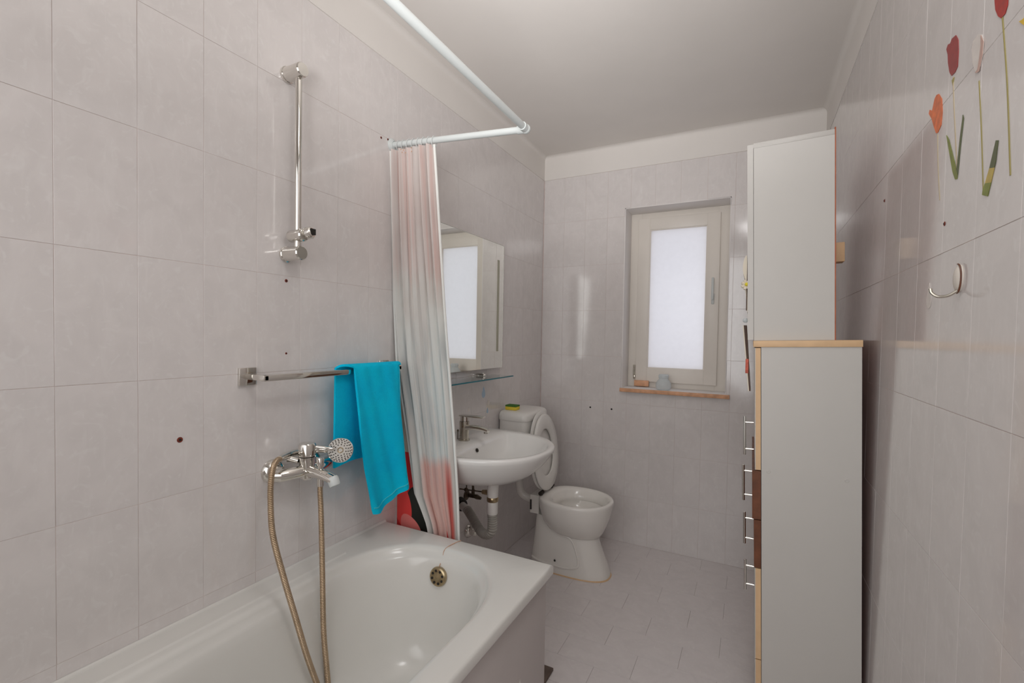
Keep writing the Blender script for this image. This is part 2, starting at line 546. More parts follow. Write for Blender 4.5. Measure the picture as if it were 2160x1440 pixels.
def tile_mesh(name, w_, h_, mat, ch=0.0004, th=0.006):
    """tile lying in its local XY, front at z=0"""
    g = 0.0004
    x0, x1, y0, y1 = -w_/2+g, w_/2-g, -h_/2+g, h_/2-g
    me = bpy.data.meshes.new(name)
    r0 = [(x0, y0, -th), (x1, y0, -th), (x1, y1, -th), (x0, y1, -th)]
    r1 = [(x0, y0, -ch), (x1, y0, -ch), (x1, y1, -ch), (x0, y1, -ch)]
    r2 = [(x0+ch, y0+ch, 0), (x1-ch, y0+ch, 0), (x1-ch, y1-ch, 0), (x0+ch, y1-ch, 0)]
    fs = []
    for k in (0, 4):
        for j in range(4): fs.append((k+j, k+(j+1) % 4, k+4+(j+1) % 4, k+4+j))
    fs.append((8, 9, 10, 11))
    me.from_pydata(r0+r1+r2, [], fs)
    me.materials.append(M[mat])
    return me
TM = {}
def tile(parent, center, w_, h_, rot, mat='wall_tile'):
    key = (round(w_, 4), round(h_, 4), mat)
    if key not in TM: TM[key] = tile_mesh('tile', w_, h_, mat)
    o = bpy.data.objects.new('tile', TM[key])
    COL.objects.link(o)
    o.parent = parent
    o.location = Vector(center) - ORG[parent.name]
    o.rotation_euler = (rot[0]+random.uniform(-1, 1)*0.0012, rot[1]+random.uniform(-1, 1)*0.0012, rot[2])
    return o
h, w = 0.3, 0.15
ROT_L = (pi/2, 0, pi/2)     # local z -> +X
ROT_R = (pi/2, 0, -pi/2)    # local z -> -X
ROT_B = (pi/2, 0, 0)        # local z -> -Y
def cols(start, lo, hi):
    out = []
    a = start + math.floor((lo-start)/w)*w
    while a < hi-0.004:
        s_, e_ = max(a, lo), min(a+w, hi)
        if e_-s_ > 0.006: out.append((s_, e_))
        a += w
    return out
for (a, c_) in cols(0.4235, Y0, L):
    for r in range(8): tile(wl, (0, (a+c_)/2, (r+0.5)*h), c_-a, h, ROT_L)
for (a, c_) in cols(0.8936, Y0, L):
    for r in range(8): tile(wr, (W, (a+c_)/2, (r+0.5)*h), c_-a, h, ROT_R)
for (a, c_) in cols(0.003, 0, W):
    for r in range(8):
        z0, z1 = r*h, (r+1)*h
        ox0, ox1, oz0, oz1 = max(a, WX0), min(c_, WX1), max(z0, WZ0), min(z1, WZ1)
        if ox1-ox0 < 0.002 or oz1-oz0 < 0.002:
            tile(wb, ((a+c_)/2, L, (z0+z1)/2), c_-a, h, ROT_B); continue
        fullx = ox0 <= a+1e-4 and ox1 >= c_-1e-4
        fullz = oz0 <= z0+1e-4 and oz1 >= z1-1e-4
        if fullx and fullz: continue
        if fullx:
            if oz0 > z0+1e-3: tile(wb, ((a+c_)/2, L, (z0+oz0)/2), c_-a, oz0-z0, ROT_B)
            else: tile(wb, ((a+c_)/2, L, (oz1+z1)/2), c_-a, z1-oz1, ROT_B)
        elif fullz:
            if ox0 > a+1e-3: tile(wb, ((a+ox0)/2, L, (z0+z1)/2), ox0-a, h, ROT_B)
            if ox1 < c_-1e-3: tile(wb, ((ox1+c_)/2, L, (z0+z1)/2), c_-ox1, h, ROT_B)
        else:                # L-shaped cut tile at a corner of the opening
            g = 0.0007
            X0, X1, Z0, Z1 = a+g, c_-g, z0+g, z1-g
            left = ox0 > a+1e-3
            low = oz0 > z0+1e-3
            hx = ox0 if left else ox1
            hz = oz0 if low else oz1
            if left and low: P = [(X0, Z0), (X1, Z0), (X1, hz), (hx, hz), (hx, Z1), (X0, Z1)]
            elif (not left) and low: P = [(X0, Z0), (X1, Z0), (X1, Z1), (hx, Z1), (hx, hz), (X0, hz)]
            elif left: P = [(X0, Z0), (hx, Z0), (hx, hz), (X1, hz), (X1, Z1), (X0, Z1)]
            else: P = [(hx, Z0), (X1, Z0), (X1, Z1), (X0, Z1), (X0, hz), (hx, hz)]
            MB().poly([(p[0], L+0.006, p[1]) for p in P], (0, -0.006, 0)).build('tile', 'wall_tile', wb, smooth=0)
# floor tiles, running bond along X
k = 0
y = 2.385 + 4*0.15
row = 0
while y > Y0:
    ya, yb = max(y-0.15, Y0), min(y, L)
    # rows: [2.235,2.385] joints .78 ; next row .92
    idx = round((y-2.385)/0.15)
    ph = 0.78 if idx % 2 == 0 else 0.923
    x = ph - 4*0.3
    while x < W:
        xa, xb = max(x, 0), min(x+0.3, W)
        if xb-xa > 0.008 and yb-ya > 0.008:
            tile(fl, ((xa+xb)/2, (ya+yb)/2, 0), xb-xa, yb-ya, (0, 0, 0), 'floor_tile')
        x += 0.3
    y -= 0.15
# painted band with coved corner above the tiles (trim)
def cove(name, side):
    prof = [(0.0, TT), (0.004, TT+0.001), (0.005, TT+0.09)]
    R_ = 0.022
    for i in range(0, 9):
        a = i/8*pi/2
        prof.append((0.005+R_*(1-cos(a)), H-R_+R_*sin(a)-0.001))
    prof += [(0.004+R_, H+0.01), (0, H+0.01)]
    b = MB()
    rings = []
    if side == 'left':
        for yy in (Y0, L+0.002): rings.append([(p[0]-0.002, yy, p[1]) for p in prof])
    elif side == 'right':
        for yy in (Y0, L+0.002): rings.append([(W+0.002-p[0], yy, p[1]) for p in prof])
    else:
        for xx in (-0.002, W+0.002): rings.append([(xx, L+0.002-p[0], p[1]) for p in prof])
    b.loft(rings)
    return b.build(name, 'paint', smooth=40, kind='structure')
cove('trim_1', 'left'); cove('trim_2', 'back'); cove('trim_3', 'right')

# ------------------------------------------------------------------ window
win = empty('window_1', ((WX0+WX1)/2, L, WZ0), kind='structure')
def frame(b, x0, x1, z0, z1, y0, y1, wd, wb_=None):
    wb_ = wb_ or wd
    r = 0.003
    b.rbox(x0, x0+wd, y0, y1, z0, z1, r); b.rbox(x1-wd, x1, y0, y1, z0, z1, r)
    b.rbox(x0+wd-0.001, x1-wd+0.001, y0+0.0005, y1, z1-wd, z1, r); b.rbox(x0+wd-0.001, x1-wd+0.001, y0+0.0005, y1, z0, z0+wb_, r)
    return b
b = MB()
b.box(WX0-0.001, WX0+0.004, L, L+0.31, WZ0, WZ1); b.box(WX1-0.004, WX1+0.001, L, L+0.31, WZ0, WZ1)
b.box(WX0, WX1, L, L+0.31, WZ1-0.004, WZ1+0.001)
b.build('reveal', 'reveal_paint', win, smooth=0)
frame(MB(), WX0+0.004, WX1-0.004, WZ0+0.015, WZ1-0.004, L+0.158, L+0.23, 0.070, 0.060).build('window_frame', 'window_paint', win)
SX0, SX1, SZ0, SZ1 = 0.625, 1.121, 1.037, 2.105
sash = frame(MB(), SX0, SX1, SZ0, SZ1, L+0.135, L+0.197, 0.075, 0.091)
sash = sash.build('sash', 'window_paint', win)
frame(MB(), SX0+0.071, SX1-0.071, SZ0+0.087, SZ1-0.071, L+0.142, L+0.153, 0.009).build('glazing_bead', 'window_paint', sash)
MB().box(SX0+0.068, SX1-0.068, L+0.159, L+0.163, SZ0+0.082, SZ1-0.068).build('pane', 'frosted_glass', sash, smooth=0)
hd = MB()
hd.rbox(1.080, 1.096, L+0.127, L+0.136, 1.540, 1.605, 0.003)
hd.cyl((1.088, L+0.131, 1.590), (1.088, L+0.103, 1.590), 0.006)
hd.rbox(1.081, 1.095, L+0.091, L+0.105, 1.565, 1.70, 0.004)
hd.build('window_handle', 'white_metal', win)
hg = MB(); hg.cyl((0.618, L+0.131, 1.075), (0.618, L+0.131, 1.145), 0.006); hg.rbox(0.614, 0.627, L+0.123, L+0.137, 1.052, 1.078, 0.003)
hg.build('hinge', 'dull_chrome', win)
MB().rbox(0.572, 1.195, L-0.028, L+0.18, 0.984, 1.002, 0.002).build('window_sill', 'reveal_paint', win)
MB().rbox(0.566, 1.203, L-0.040, L-0.026, 0.980, 1.003, 0.002).build('sill_edge', 'sill_wood', win, label='bare orange wooden front edge')
MB().rbox(0.622, 0.716, L+0.120, L+0.139, 1.006, 1.044, 0.003).build('corner_cover', 'sill_wood', win, label='orange wooden corner piece of the sash')

jar = MB()
jar.lathe((0.826, L+0.025, 1.0015), (0, 0, 1), [(0, 0.030), (0.006, 0.040), (0.022, 0.0465), (0.040, 0.046), (0.058, 0.036), (0.066, 0.029), (0.074, 0.027), (0.078, 0.031), (0.092, 0.031), (0.097, 0.026), (0.092, 0.022), (0.08, 0.02)], n=36)
jar.build('jar', 'milk_glass', label='small round milky white glass jar on the window sill', cat='jar')

# ------------------------------------------------------------------ bathtub
TX1, TY1, TY0, RZ = 0.738, 1.432, -0.24, 0.560
tub = empty('bathtub', (0.37, 0.6, 0), 'built-in cream white bathtub with a grey front panel along the left wall', 'bathtub')
b = MB()
N = 96
def tubring(x0, x1, y0, y1, z, e=2.6, ef=None):
    cx, cy, ax, ay = (x0+x1)/2, (y0+y1)/2, (x1-x0)/2, (y1-y0)/2
    # stadium like: straight sides, elliptical ends
    pts = []
    R = ax
    ry = min(ay*0.9, 0.34)
    for j in range(N):
        a = 2*pi*j/N
        c_, s_ = cos(a), sin(a)
        ex = 2.35
        x = math.copysign(abs(c_)**(2/ex), c_)*ax
        yy = math.copysign(abs(s_)**(2/ex), s_)*ry
        yy += math.copysign(ay-ry, s_) if abs(s_) > 1e-6 else 0
        pts.append((cx+x, cy+yy, z))
    return pts
def rectring(x0, x1, y0, y1, z):
    # same angular count as the inner ring, projected on a rectangle
    src = tubring(x0+0.02, x1-0.02, y0+0.02, y1-0.02, z)
    cx, cy = (x0+x1)/2, (y0+y1)/2
    hx, hy = (x1-x0)/2, (y1-y0)/2
    out = []
    n = N
    # distribute: quarter sections from mid-right to corner to mid-top etc.
    for j in range(n):
        q = j*4/n
        s_ = q % 1; k_ = int(q)
        # quadrant k_: from axis k to axis k+1 through the corner
        ax_ = [(1, 0), (0, 1), (-1, 0), (0, -1)]
        a0 = ax_[k_]; a1 = ax_[(k_+1) % 4]
        c0 = (a0[0]+a1[0], a0[1]+a1[1])
        if s_ < 0.5: t_ = s_*2; p = (a0[0]+(c0[0]-a0[0])*t_, a0[1]+(c0[1]-a0[1])*t_)
        else: t_ = s_*2-1; p = (c0[0]+(a1[0]-c0[0])*t_, c0[1]+(a1[1]-c0[1])*t_)
        out.append((cx+p[0]*hx, cy+p[1]*hy, z))
    return out
IX0, IX1, IY0, IY1 = 0.108, 0.655, -0.10, 1.352
rings = []
rings.append(rectring(0.004, TX1-0.018, TY0, TY1-0.02, RZ-0.034))
rings.append(rectring(0.002, TX1-0.003, TY0, TY1-0.003, RZ-0.036))
rings.append(rectring(0.001, TX1, TY0, TY1, RZ-0.030))
rings.append(rectring(0.001, TX1, TY0, TY1, RZ-0.008))
rings.append(rectring(0.001, TX1-0.003, TY0, TY1-0.003, RZ-0.002))
rings.append(rectring(0.001, TX1-0.009, TY0, TY1-0.009, RZ))
for i, (o_, z_) in enumerate([(-0.012, 0.0), (-0.006, -0.001), (0.0, -0.004), (0.006, -0.012), (0.010, -0.022), (0.018, -0.028), (0.024, -0.036), (0.030, -0.06), (0.045, -0.14), (0.06, -0.22), (0.078, -0.30), (0.10, -0.345), (0.14, -0.372), (0.19, -0.38), (0.25, -0.383)]):
    rings.append(tubring(IX0+o_, IX1-o_, IY0+o_*1.6, IY1-o_*1.05, RZ+z_))
b.loft(rings, cap0=False)
b.build('tub_shell', 'acrylic', tub, smooth=50)
MB().rbox(0.702, 0.716, TY0+0.01, TY1-0.006, 0.0, RZ-0.034, 0.003).build('front_panel', 'apron', tub, label='plain grey front panel')
MB().box(0.02, 0.70, TY1-0.022, TY1-0.008, 0.0, RZ-0.034).build('end_panel', 'acrylic', tub, smooth=0)
of = empty('overflow_rosette', (0.357, 1.322, 0.478), parent=tub)
ofb = MB()
oc = Vector((0.357, 1.306, 0.478)); on_ = Vector((0.05, -1, 0.12)).normalized()
ofb.lathe(oc-on_*0.012, on_, [(0, 0.030), (0.010, 0.0335), (0.016, 0.032), (0.019, 0.027), (0.0175, 0.016), (0.019, 0.008), (0.021, 0.0)], n=36)
ofb.build('rosette_plate', 'old_brass', of)
up = Vector((0, 0, 1)) - on_*on_.z; up.normalize(); rt = on_.cross(up)
for i in range(8):
    a = 2*pi*i/8+0.3
    p = oc + (up*cos(a)+rt*sin(a))*0.0215 + on_*0.0062
    MB().cyl(p-on_*0.004, p+on_*0.0012, 0.0045, n=12).build('drain_hole', 'black', of)
pc = bez([oc+on_*0.008+up*0.022-rt*0.0, (0.352, 1.335, 0.525), (0.353, 1.352, 0.556), (0.366, 1.40, 0.564), (0.372, 1.425, 0.562)], 14)
MB().tube(pc, 0.0014, n=6).build('plug_cord', 'rust_ring', tub, label='thin rusty plug cord over the rim')
# joint strip along the wall
MB().loft([[(0.0005, yy, RZ-0.001), (0.008, yy, RZ-0.001), (0.006, yy, RZ+0.003), (0.003, yy, RZ+0.006), (0.0005, yy, RZ+0.007)] for yy in (TY0, TY1-0.004)]).build('sealant_bead', 'acrylic', tub)
MB().loft([[(IX0-0.052, yy, RZ-0.001), (IX0-0.026, yy, RZ-0.001), (IX0-0.031, yy, RZ+0.004), (IX0-0.047, yy, RZ+0.004)] for yy in (TY0, 1.15)]).build('rim_ridge', 'acrylic', tub)
MB().poly([(0.7165, 1.212, 0.262), (0.7165, 1.248, 0.262), (0.7165, 1.232, 0.292)], (0.0008, 0, 0)).build('paper_scrap', 'paper', smooth=0, label='small white triangular scrap stuck on the grey bathtub panel', cat='paper')

# ------------------------------------------------------------------ shower rail
rail = empty('shower_rail', (0.03, 0.975, 1.57), 'chrome wall rail with a sliding holder and no shower head', 'shower rail')
RX, RY = 0.052, 0.972
for z_, nm in ((2.122, 'wall_bracket'), (1.567, 'wall_bracket')):
    bb = MB()
    bb.lathe((0.0005, RY-0.003, z_), (1, 0, 0), [(0, 0.024), (0.008, 0.0245), (0.010, 0.0225), (0.04, 0.0215), (0.072, 0.0215), (0.0755, 0.019), (0.076, 0.0)], n=36)
    bb.build(nm, 'chrome', rail)
MB().cyl((RX, RY, 1.575), (RX, RY, 2.115), 0.0098, n=28).build('pole', 'chrome', rail)
sl = MB()
sl.lathe((0.020, RY, 1.622), (1, 0, 0), [(0, 0.017), (0.003, 0.019), (0.058, 0.019), (0.062, 0.016), (0.0625, 0)], n=32)
sl.cyl((0.052, RY, 1.600), (0.052, RY, 1.582), 0.011)
sl = sl.build('slider', 'chrome', rail)
s2 = MB(); s2.lathe((0.078, RY+0.008, 1.628), (0.9, 0.35, 0.15), [(0, 0.016), (0.004, 0.0185), (0.018, 0.0185), (0.022, 0.015), (0.0225, 0.009), (0.014, 0.008), (0.014, 0)], n=28)
s2.build('holder_cup', 'chrome', sl)
MB().box(0.094, 0.1035, RY+0.006, RY+0.024, 1.624, 1.642).build('cup_slot', 'black', sl, smooth=0)

def plug(y_, z_, r, label, ring=True, wall='left'):
    sx = 1
    X = 0.0 if wall == 'left' else W
    d = 1 if wall == 'left' else -1
    b = MB()
    b.lathe((X+d*0.0002, y_, z_), (d, 0, 0), [(0, r*1.25), (0.0007, r*1.2), (0.0012, r*0.75), (0.0009, r*0.7)], n=18, mi=0)
    b.lathe((X+d*0.0004, y_, z_), (d, 0, 0), [(0, r*0.55), (0.0016, r*0.5)], n=14, mi=1)
    return b.build('screw_plug', ['rust', 'black'], label=label, cat='screw plug', loc=(X, y_, z_))
plug(0.971, 1.485, 0.0042, 'rusty screw plug in the wall just under the shower rail')
plug(0.972, 1.256, 0.0028, 'tiny dark screw hole above the left end of the towel bar')
plug(0.665, 1.040, 0.0058, 'large rusty screw plug alone low on the left wall beside the mixer')
plug(1.383, 2.089, 0.0036, 'rust stained screw hole left of its twin above the curtain')
plug(1.421, 2.096, 0.0036, 'rust stained screw hole nearest the curtain rod end')
for (y_, z_, lb) in ((1.668, 1.728, 'small rusty screw hole in the right wall beside the white cabinets'), (1.185, 1.556, 'small rusty screw hole in the right wall above the white hook')):
    plug(y_, z_, 0.0034, lb, wall='right')
for (x_, lb) in ((0.364, 'tiny dark screw hole in the back wall, the one nearer the toilet'), (0.508, 'tiny dark screw hole in the back wall, the one nearer the window')):
    b = MB(); b.lathe((x_, L-0.0003, 0.856), (0, -1, 0), [(0, 0.006), (0.0012, 0.005)], n=14)
    b.build('screw_hole', 'black', label=lb, cat='screw hole')

# ------------------------------------------------------------------ towel bar and towel
tb = empty('towel_bar', (0.03, 0.86, 1.16), 'square chrome towel bar fixed to the left wall above the bath mixer', 'towel bar')
for y_ in (0.842, 1.405):
    p_ = MB(); p_.rbox(0.0003, 0.010, y_-0.026, y_+0.026, 1.166, 1.218, 0.002); p_ = p_.build('mounting_plate', 'chrome', tb)
    q = MB(); q.rbox(0.008, 0.092, y_-0.008, y_+0.008, 1.184, 1.200, 0.002); q.build('arm', 'chrome', p_)
MB().rbox(0.076, 0.092, 0.836, 1.412, 1.182, 1.200, 0.0025).build('bar', 'chrome', tb)

# towel: one cloth over the bar, front flap and back flap
def cloth(rows, th, name, mat, parent=None, sub=1, closed_uv=False, **tg):
    """rows: list of lists of points (grid); gives thickness"""
    nv, nu = len(rows), len(rows[0])
    P = [[Vector(p) for p in r] for r in rows]
    Nn = []
    for i in range(nv):
        rr = []
        for j in range(nu):
            a = P[min(i+1, nv-1)][j]-P[max(i-1, 0)][j]
            c_ = P[i][min(j+1, nu-1)]-P[i][max(j-1, 0)]
            n_ = c_.cross(a)
            rr.append(n_.normalized() if n_.length > 1e-9 else Vector((1, 0, 0)))
        Nn.append(rr)
    b = MB()
    front = [P[i][j]+Nn[i][j]*th/2 for i in range(nv) for j in range(nu)]
    back = [P[i][j]-Nn[i][j]*th/2 for i in range(nv) for j in range(nu)]
    K = nv*nu
    fs = []
    for i in range(nv-1):
        for j in range(nu-1):
            q = (i*nu+j, i*nu+j+1, (i+1)*nu+j+1, (i+1)*nu+j)
            fs.append(q); fs.append(tuple(K+x for x in q[::-1]))
    for i in range(nv-1):
        for j in (0, nu-1):
            fs.append((i*nu+j, (i+1)*nu+j, K+(i+1)*nu+j, K+i*nu+j))
    for j in range(nu-1):
        for i in (0, nv-1):
            fs.append((i*nu+j, i*nu+j+1, K+i*nu+j+1, K+i*nu+j))
    b.add(front+back, fs)
    return b, P
zb = 1.204
rows = []
nu = 40
# front flap edges (y at given z) left and right, from the photograph
def lerp_tab(tab, z):
    tab = sorted(tab)
    if z <= tab[0][0]: return tab[0][1]
    for (a, va), (c_, vc) in zip(tab, tab[1:]):
        if z <= c_: return va+(vc-va)*(z-a)/(c_-a)
    return tab[-1][1]
fl_l = [(0.64, 1.242), (0.70, 1.216), (0.85, 1.188), (1.0, 1.172), (1.20, 1.158)]
fl_r = [(0.64, 1.425), (0.70, 1.425), (0.85, 1.412), (1.0, 1.402), (1.20, 1.392)]
nf, nb, na = 44, 26, 8
for i in range(nf):               # from the bottom of the front up
    t_ = i/(nf-1)
    r = []
    for j in range(nu):
        u = j/(nu-1)
        zbot = 0.672 + 0.055*max(0, (u-0.30)/0.70)**0.8 + 0.012*max(0, 1-u/0.2)
        z = zbot + (zb-zbot)*t_
        yl, yr_ = lerp_tab(fl_l, z), lerp_tab(fl_r, z)
        y_ = yl+(yr_-yl)*u
        amp = 0.011*(1-t_)**0.8
        x_ = 0.104 + 0.016*(1-t_) + amp*sin(u*7.5+1.2+1.2*t_) + 0.006*(1-t_)*sin(u*15+t_*4) + 0.0015*sin(u*23+t_*11)
        if u > 0.9: x_ -= (u-0.9)*0.12
        r.append((x_, y_, z))
    rows.append(r)
bk_l, bk_r = 1.112, 1.398
for i in range(1, na):
    a = pi*i/na
    r = []
    for j in range(nu):
        u = j/(nu-1)
        f_ = i/na
        yl = 1.158+(bk_l-1.158)*f_; yr_ = 1.392+(bk_r-1.392)*f_
        r.append((0.084+0.020*cos(a), yl+(yr_-yl)*u, zb+0.010*sin(a)))
    rows.append(r)
for i in range(nb):
    t_ = i/(nb-1)
    r = []
    for j in range(nu):
        u = j/(nu-1)
        z = zb + (0.862+0.006*sin(u*5)-zb)*t_
        x_ = 0.062 - 0.014*t_ + 0.006*t_*sin(u*6+2)
        r.append((x_, bk_l+(bk_r-bk_l)*u + 0.004*t_, z))
    rows.append(r)
b, P = cloth(rows, 0.008, 'towel', 'towel')
tw = b.build('towel', 'towel', smooth=80, label='turquoise blue terry towel folded over the chrome towel bar', cat='towel')
hem = [P[i][nu-2]+Vector((0.0045, 0, 0)) for i in range(0, nf-1)]
MB().tube(hem, 0.0022, n=6).build('side_hem', 'towel_hem', tw, label='paler turquoise hem')
hem = [P[2][j]+Vector((0.0045, 0, 0)) for j in range(1, nu-1)]
MB().tube(hem, 0.0022, n=6).build('bottom_hem', 'towel_hem', tw, label='paler turquoise hem')

# ------------------------------------------------------------------ bath mixer
mx = empty('bath_mixer', (0.04, 0.98, 0.85), 'chrome bath and shower mixer with two wall rosettes and a curved spout', 'mixer')
MY = 0.985
for y_ in (0.925, 1.062):
    r_ = MB()
    r_.lathe((0.0003, y_, 0.893), (1, 0, 0), [(0, 0.037), (0.008, 0.037), (0.018, 0.031), (0.024, 0.020), (0.026, 0.0)], n=36)
    r_ = r_.build('rosette', 'chrome', mx)
    MB().cyl((0.02, y_, 0.893), (0.052, y_, 0.893), 0.0175, n=8).build('union_nut', 'chrome', r_)
bd = MB()
bd.tube([(0.050, 0.892, 0.893), (0.066, 0.905, 0.893), (0.080, 0.95, 0.893), (0.084, MY, 0.893)], [0.0155, 0.0195, 0.0185, 0.018], n=24)
bd.tube([(0.050, 1.092, 0.893), (0.066, 1.075, 0.893), (0.080, 1.02, 0.893), (0.084, MY, 0.893)], [0.0155, 0.0195, 0.0185, 0.018], n=24)
bd.lathe((0.084, MY, 0.866), (0, 0, 1), [(0, 0.016), (0.006, 0.021), (0.055, 0.0245), (0.070, 0.0245)], n=32)
bd.build('mixer_body', 'chrome', mx)
cp = MB(); cp.lathe((0.084, MY, 0.937), (0, 0, 1), [(0, 0.023), (0.002, 0.0255), (0.036, 0.026), (0.041, 0.023), (0.0415, 0)], n=32)
cp = cp.build('cartridge_cap', 'chrome', mx)
MB().tube([(0.100, 1.000, 0.966), (0.118, 1.016, 0.962), (0.134, 1.030, 0.957), (0.140, 1.036, 0.956)], [0.0045, 0.005, 0.0065, 0.005], n=12).build('lever', 'chrome', cp)
sp = MB()
rings = []
for i in range(12):
    t_ = i/11
    x_ = 0.090+0.108*t_; zc = 0.893-0.004*t_-0.012*t_**3
    hw, hh = 0.0205-0.0035*t_, 0.0195-0.0065*t_
    rings.append([(x_, MY+0.006*t_+hw*cos(a), zc+hh*sin(a)) for a in [2*pi*k_/24 for k_ in range(24)]])
sp.loft(rings)
sp.build('spout', 'chrome', mx)
MB().lathe((0.188, MY+0.006, 0.886), (0.55, 0, -1), [(0, 0.0150), (0.006, 0.0168), (0.024, 0.0168), (0.028, 0.0150), (0.022, 0.013)], n=24).build('aerator', 'white_metal', mx)
dv = MB(); dv.lathe((0.140, MY+0.003, 0.905), (0, 0, 1), [(0, 0.006), (0.010, 0.006), (0.011, 0.010), (0.030, 0.0115), (0.034, 0.0095), (0.0345, 0)], n=24)
dv.build('diverter_knob', 'chrome', mx)
MB().cyl((0.140, MY+0.003, 0.880), (0.140, MY+0.003, 0.852), 0.0105, n=24).build('hose_outlet', 'chrome', mx)
MB().tube([(0.070, 0.965, 0.925), (0.055, 0.955, 0.930), (0.045, 0.95, 0.933)], [0.010, 0.010, 0.013], n=16).build('hand_shower_cradle', 'chrome', mx)

# hand shower, resting in the cradle
hs = empty('hand_shower', (0.13, 0.97, 0.93), 'chrome hand shower with round spray face and ribbed hose lying on the mixer', 'hand shower')
hc = Vector((0.140, 1.066, 0.946)); view = (Vector((CAMX, 0, CAMZ))-hc).normalized()
nrm = (view + Vector((0.05, -0.10, 0.05))).normalized()
hd = MB()
hd.lathe(hc-nrm*0.022, nrm, [(0, 0.012), (0.006, 0.028), (0.014, 0.037), (0.020, 0.0395), (0.022, 0.038)], n=40)
hd = hd.build('spray_head', 'chrome', hs)
fc = MB(); fc.lathe(hc-nrm*0.001, nrm, [(0, 0.0378), (0.0022, 0.0372), (0.003, 0.034), (0.0032, 0.0)], n=40)
fc.build('spray_face', 'spray_face', hd, label='pale perforated round spray face')
u_ = Vector((0, 0, 1))-nrm*nrm.z; u_.normalize(); r2_ = nrm.cross(u_)
nz = MB()
for rad, cnt in ((0.0175, 11), (0.0240, 16), (0.0300, 20), (0.0345, 24)):
    for i in range(cnt):
        a = 2*pi*i/cnt+rad*90
        p = hc+(u_*cos(a)+r2_*sin(a))*rad
        nz.cyl(p+nrm*0.001, p+nrm*0.0037, 0.0019, n=6)
nz.build('nozzles', 'shadow_hole', hd, kind='stuff')
sg = MB(); sg.tube([hc+(u_*cos(a)+r2_*sin(a))*0.0085+nrm*0.0026 for a in [2*pi*i/6 for i in range(7)]], 0.0016, n=6)
sg.build('centre_ring', 'old_brass', hd)
ha = MB()
ha.tube(bez([hc-nrm*0.020, hc-nrm*0.030+Vector((-0.012, -0.010, 0)), (0.062, 1.045, 0.944), (0.044, 1.005, 0.943), (0.043, 0.960, 0.944), (0.058, 0.925, 0.946)], 6), [0.013]*6+[0.0115]*6+[0.0115]*6+[0.0125]*6+[0.0118]*7, n=20)
ha.build('handle', 'chrome', hs)
cn = MB(); cn.tube([(0.057, 0.927, 0.946), (0.072, 0.905, 0.948), (0.083, 0.890, 0.949)], [0.0125, 0.0105, 0.009], n=20)
cn.build('hose_cone', 'chrome', hs)
path = bez([(0.082, 0.891, 0.949), (0.097, 0.870, 0.950), (0.112, 0.850, 0.940), (0.128, 0.832, 0.910), (0.140, 0.822, 0.86), (0.160, 0.815, 0.77), (0.172, 0.838, 0.65), (0.185, 0.868, 0.52), (0.195, 0.900, 0.39), (0.200, 0.938, 0.27), (0.200, 0.957, 0.215), (0.200, 0.968, 0.205), (0.198, 0.976, 0.22), (0.190, 0.975, 0.30), (0.178, 0.972, 0.42), (0.166, 0.976, 0.60), (0.152, 0.982, 0.76), (0.141, 0.987, 0.83), (0.140, MY+0.003, 0.856)], 26)
# resample evenly, ribbed
cum = [0]
for p, q in zip(path, path[1:]): cum.append(cum[-1]+(q-p).length)
tot = cum[-1]; step = 0.0016; pts = []; rs = []; k = 0
for i in range(int(tot/step)):
    s_ = i*step
    while cum[k+1] < s_: k += 1
    f_ = (s_-cum[k])/max(1e-9, cum[k+1]-cum[k])
    pts.append(path[k].lerp(path[k+1], f_)); rs.append(0.0084 if i % 3 else 0.0068)
MB().tube(pts, rs, n=10).build('shower_hose', 'hose_metal', hs, smooth=60, label='tarnished ribbed metal hose')

# ------------------------------------------------------------------ curtain rod and curtain
rod = empty('curtain_rod', (0.3, 1.2, 2.04), 'white L-shaped shower curtain rod under the ceiling above the bathtub', 'curtain rod')
RC = (0.588, 1.468, 2.046)
MB().cyl((0.001, 1.445, 2.082), (RC[0]-0.01, RC[1], RC[2]), 0.0118, n=24).build('short_bar', 'white_metal', rod)
MB().cyl((RC[0], RC[1]-0.005, RC[2]), (0.605, Y0+0.002, 2.052), 0.0118, n=24).build('long_bar', 'white_metal', rod)
e_ = MB(); e_.ball((RC[0], RC[1], RC[2]), 0.0165, 0.0165, 0.0165); e_.cyl((RC[0], RC[1], RC[2]), (RC[0]-0.03, RC[1]-0.001, RC[2]+0.0015), 0.0145); e_.cyl((RC[0], RC[1], RC[2]), (RC[0], RC[1]-0.03, RC[2]), 0.0145)
e_.build('corner_joint', 'white_metal', rod)
MB().lathe((0.0005, 1.445, 2.082), (1, 0, 0), [(0, 0.026), (0.004, 0.026), (0.012, 0.016), (0.014, 0.0)], n=28).build('wall_flange', 'white_metal', rod)

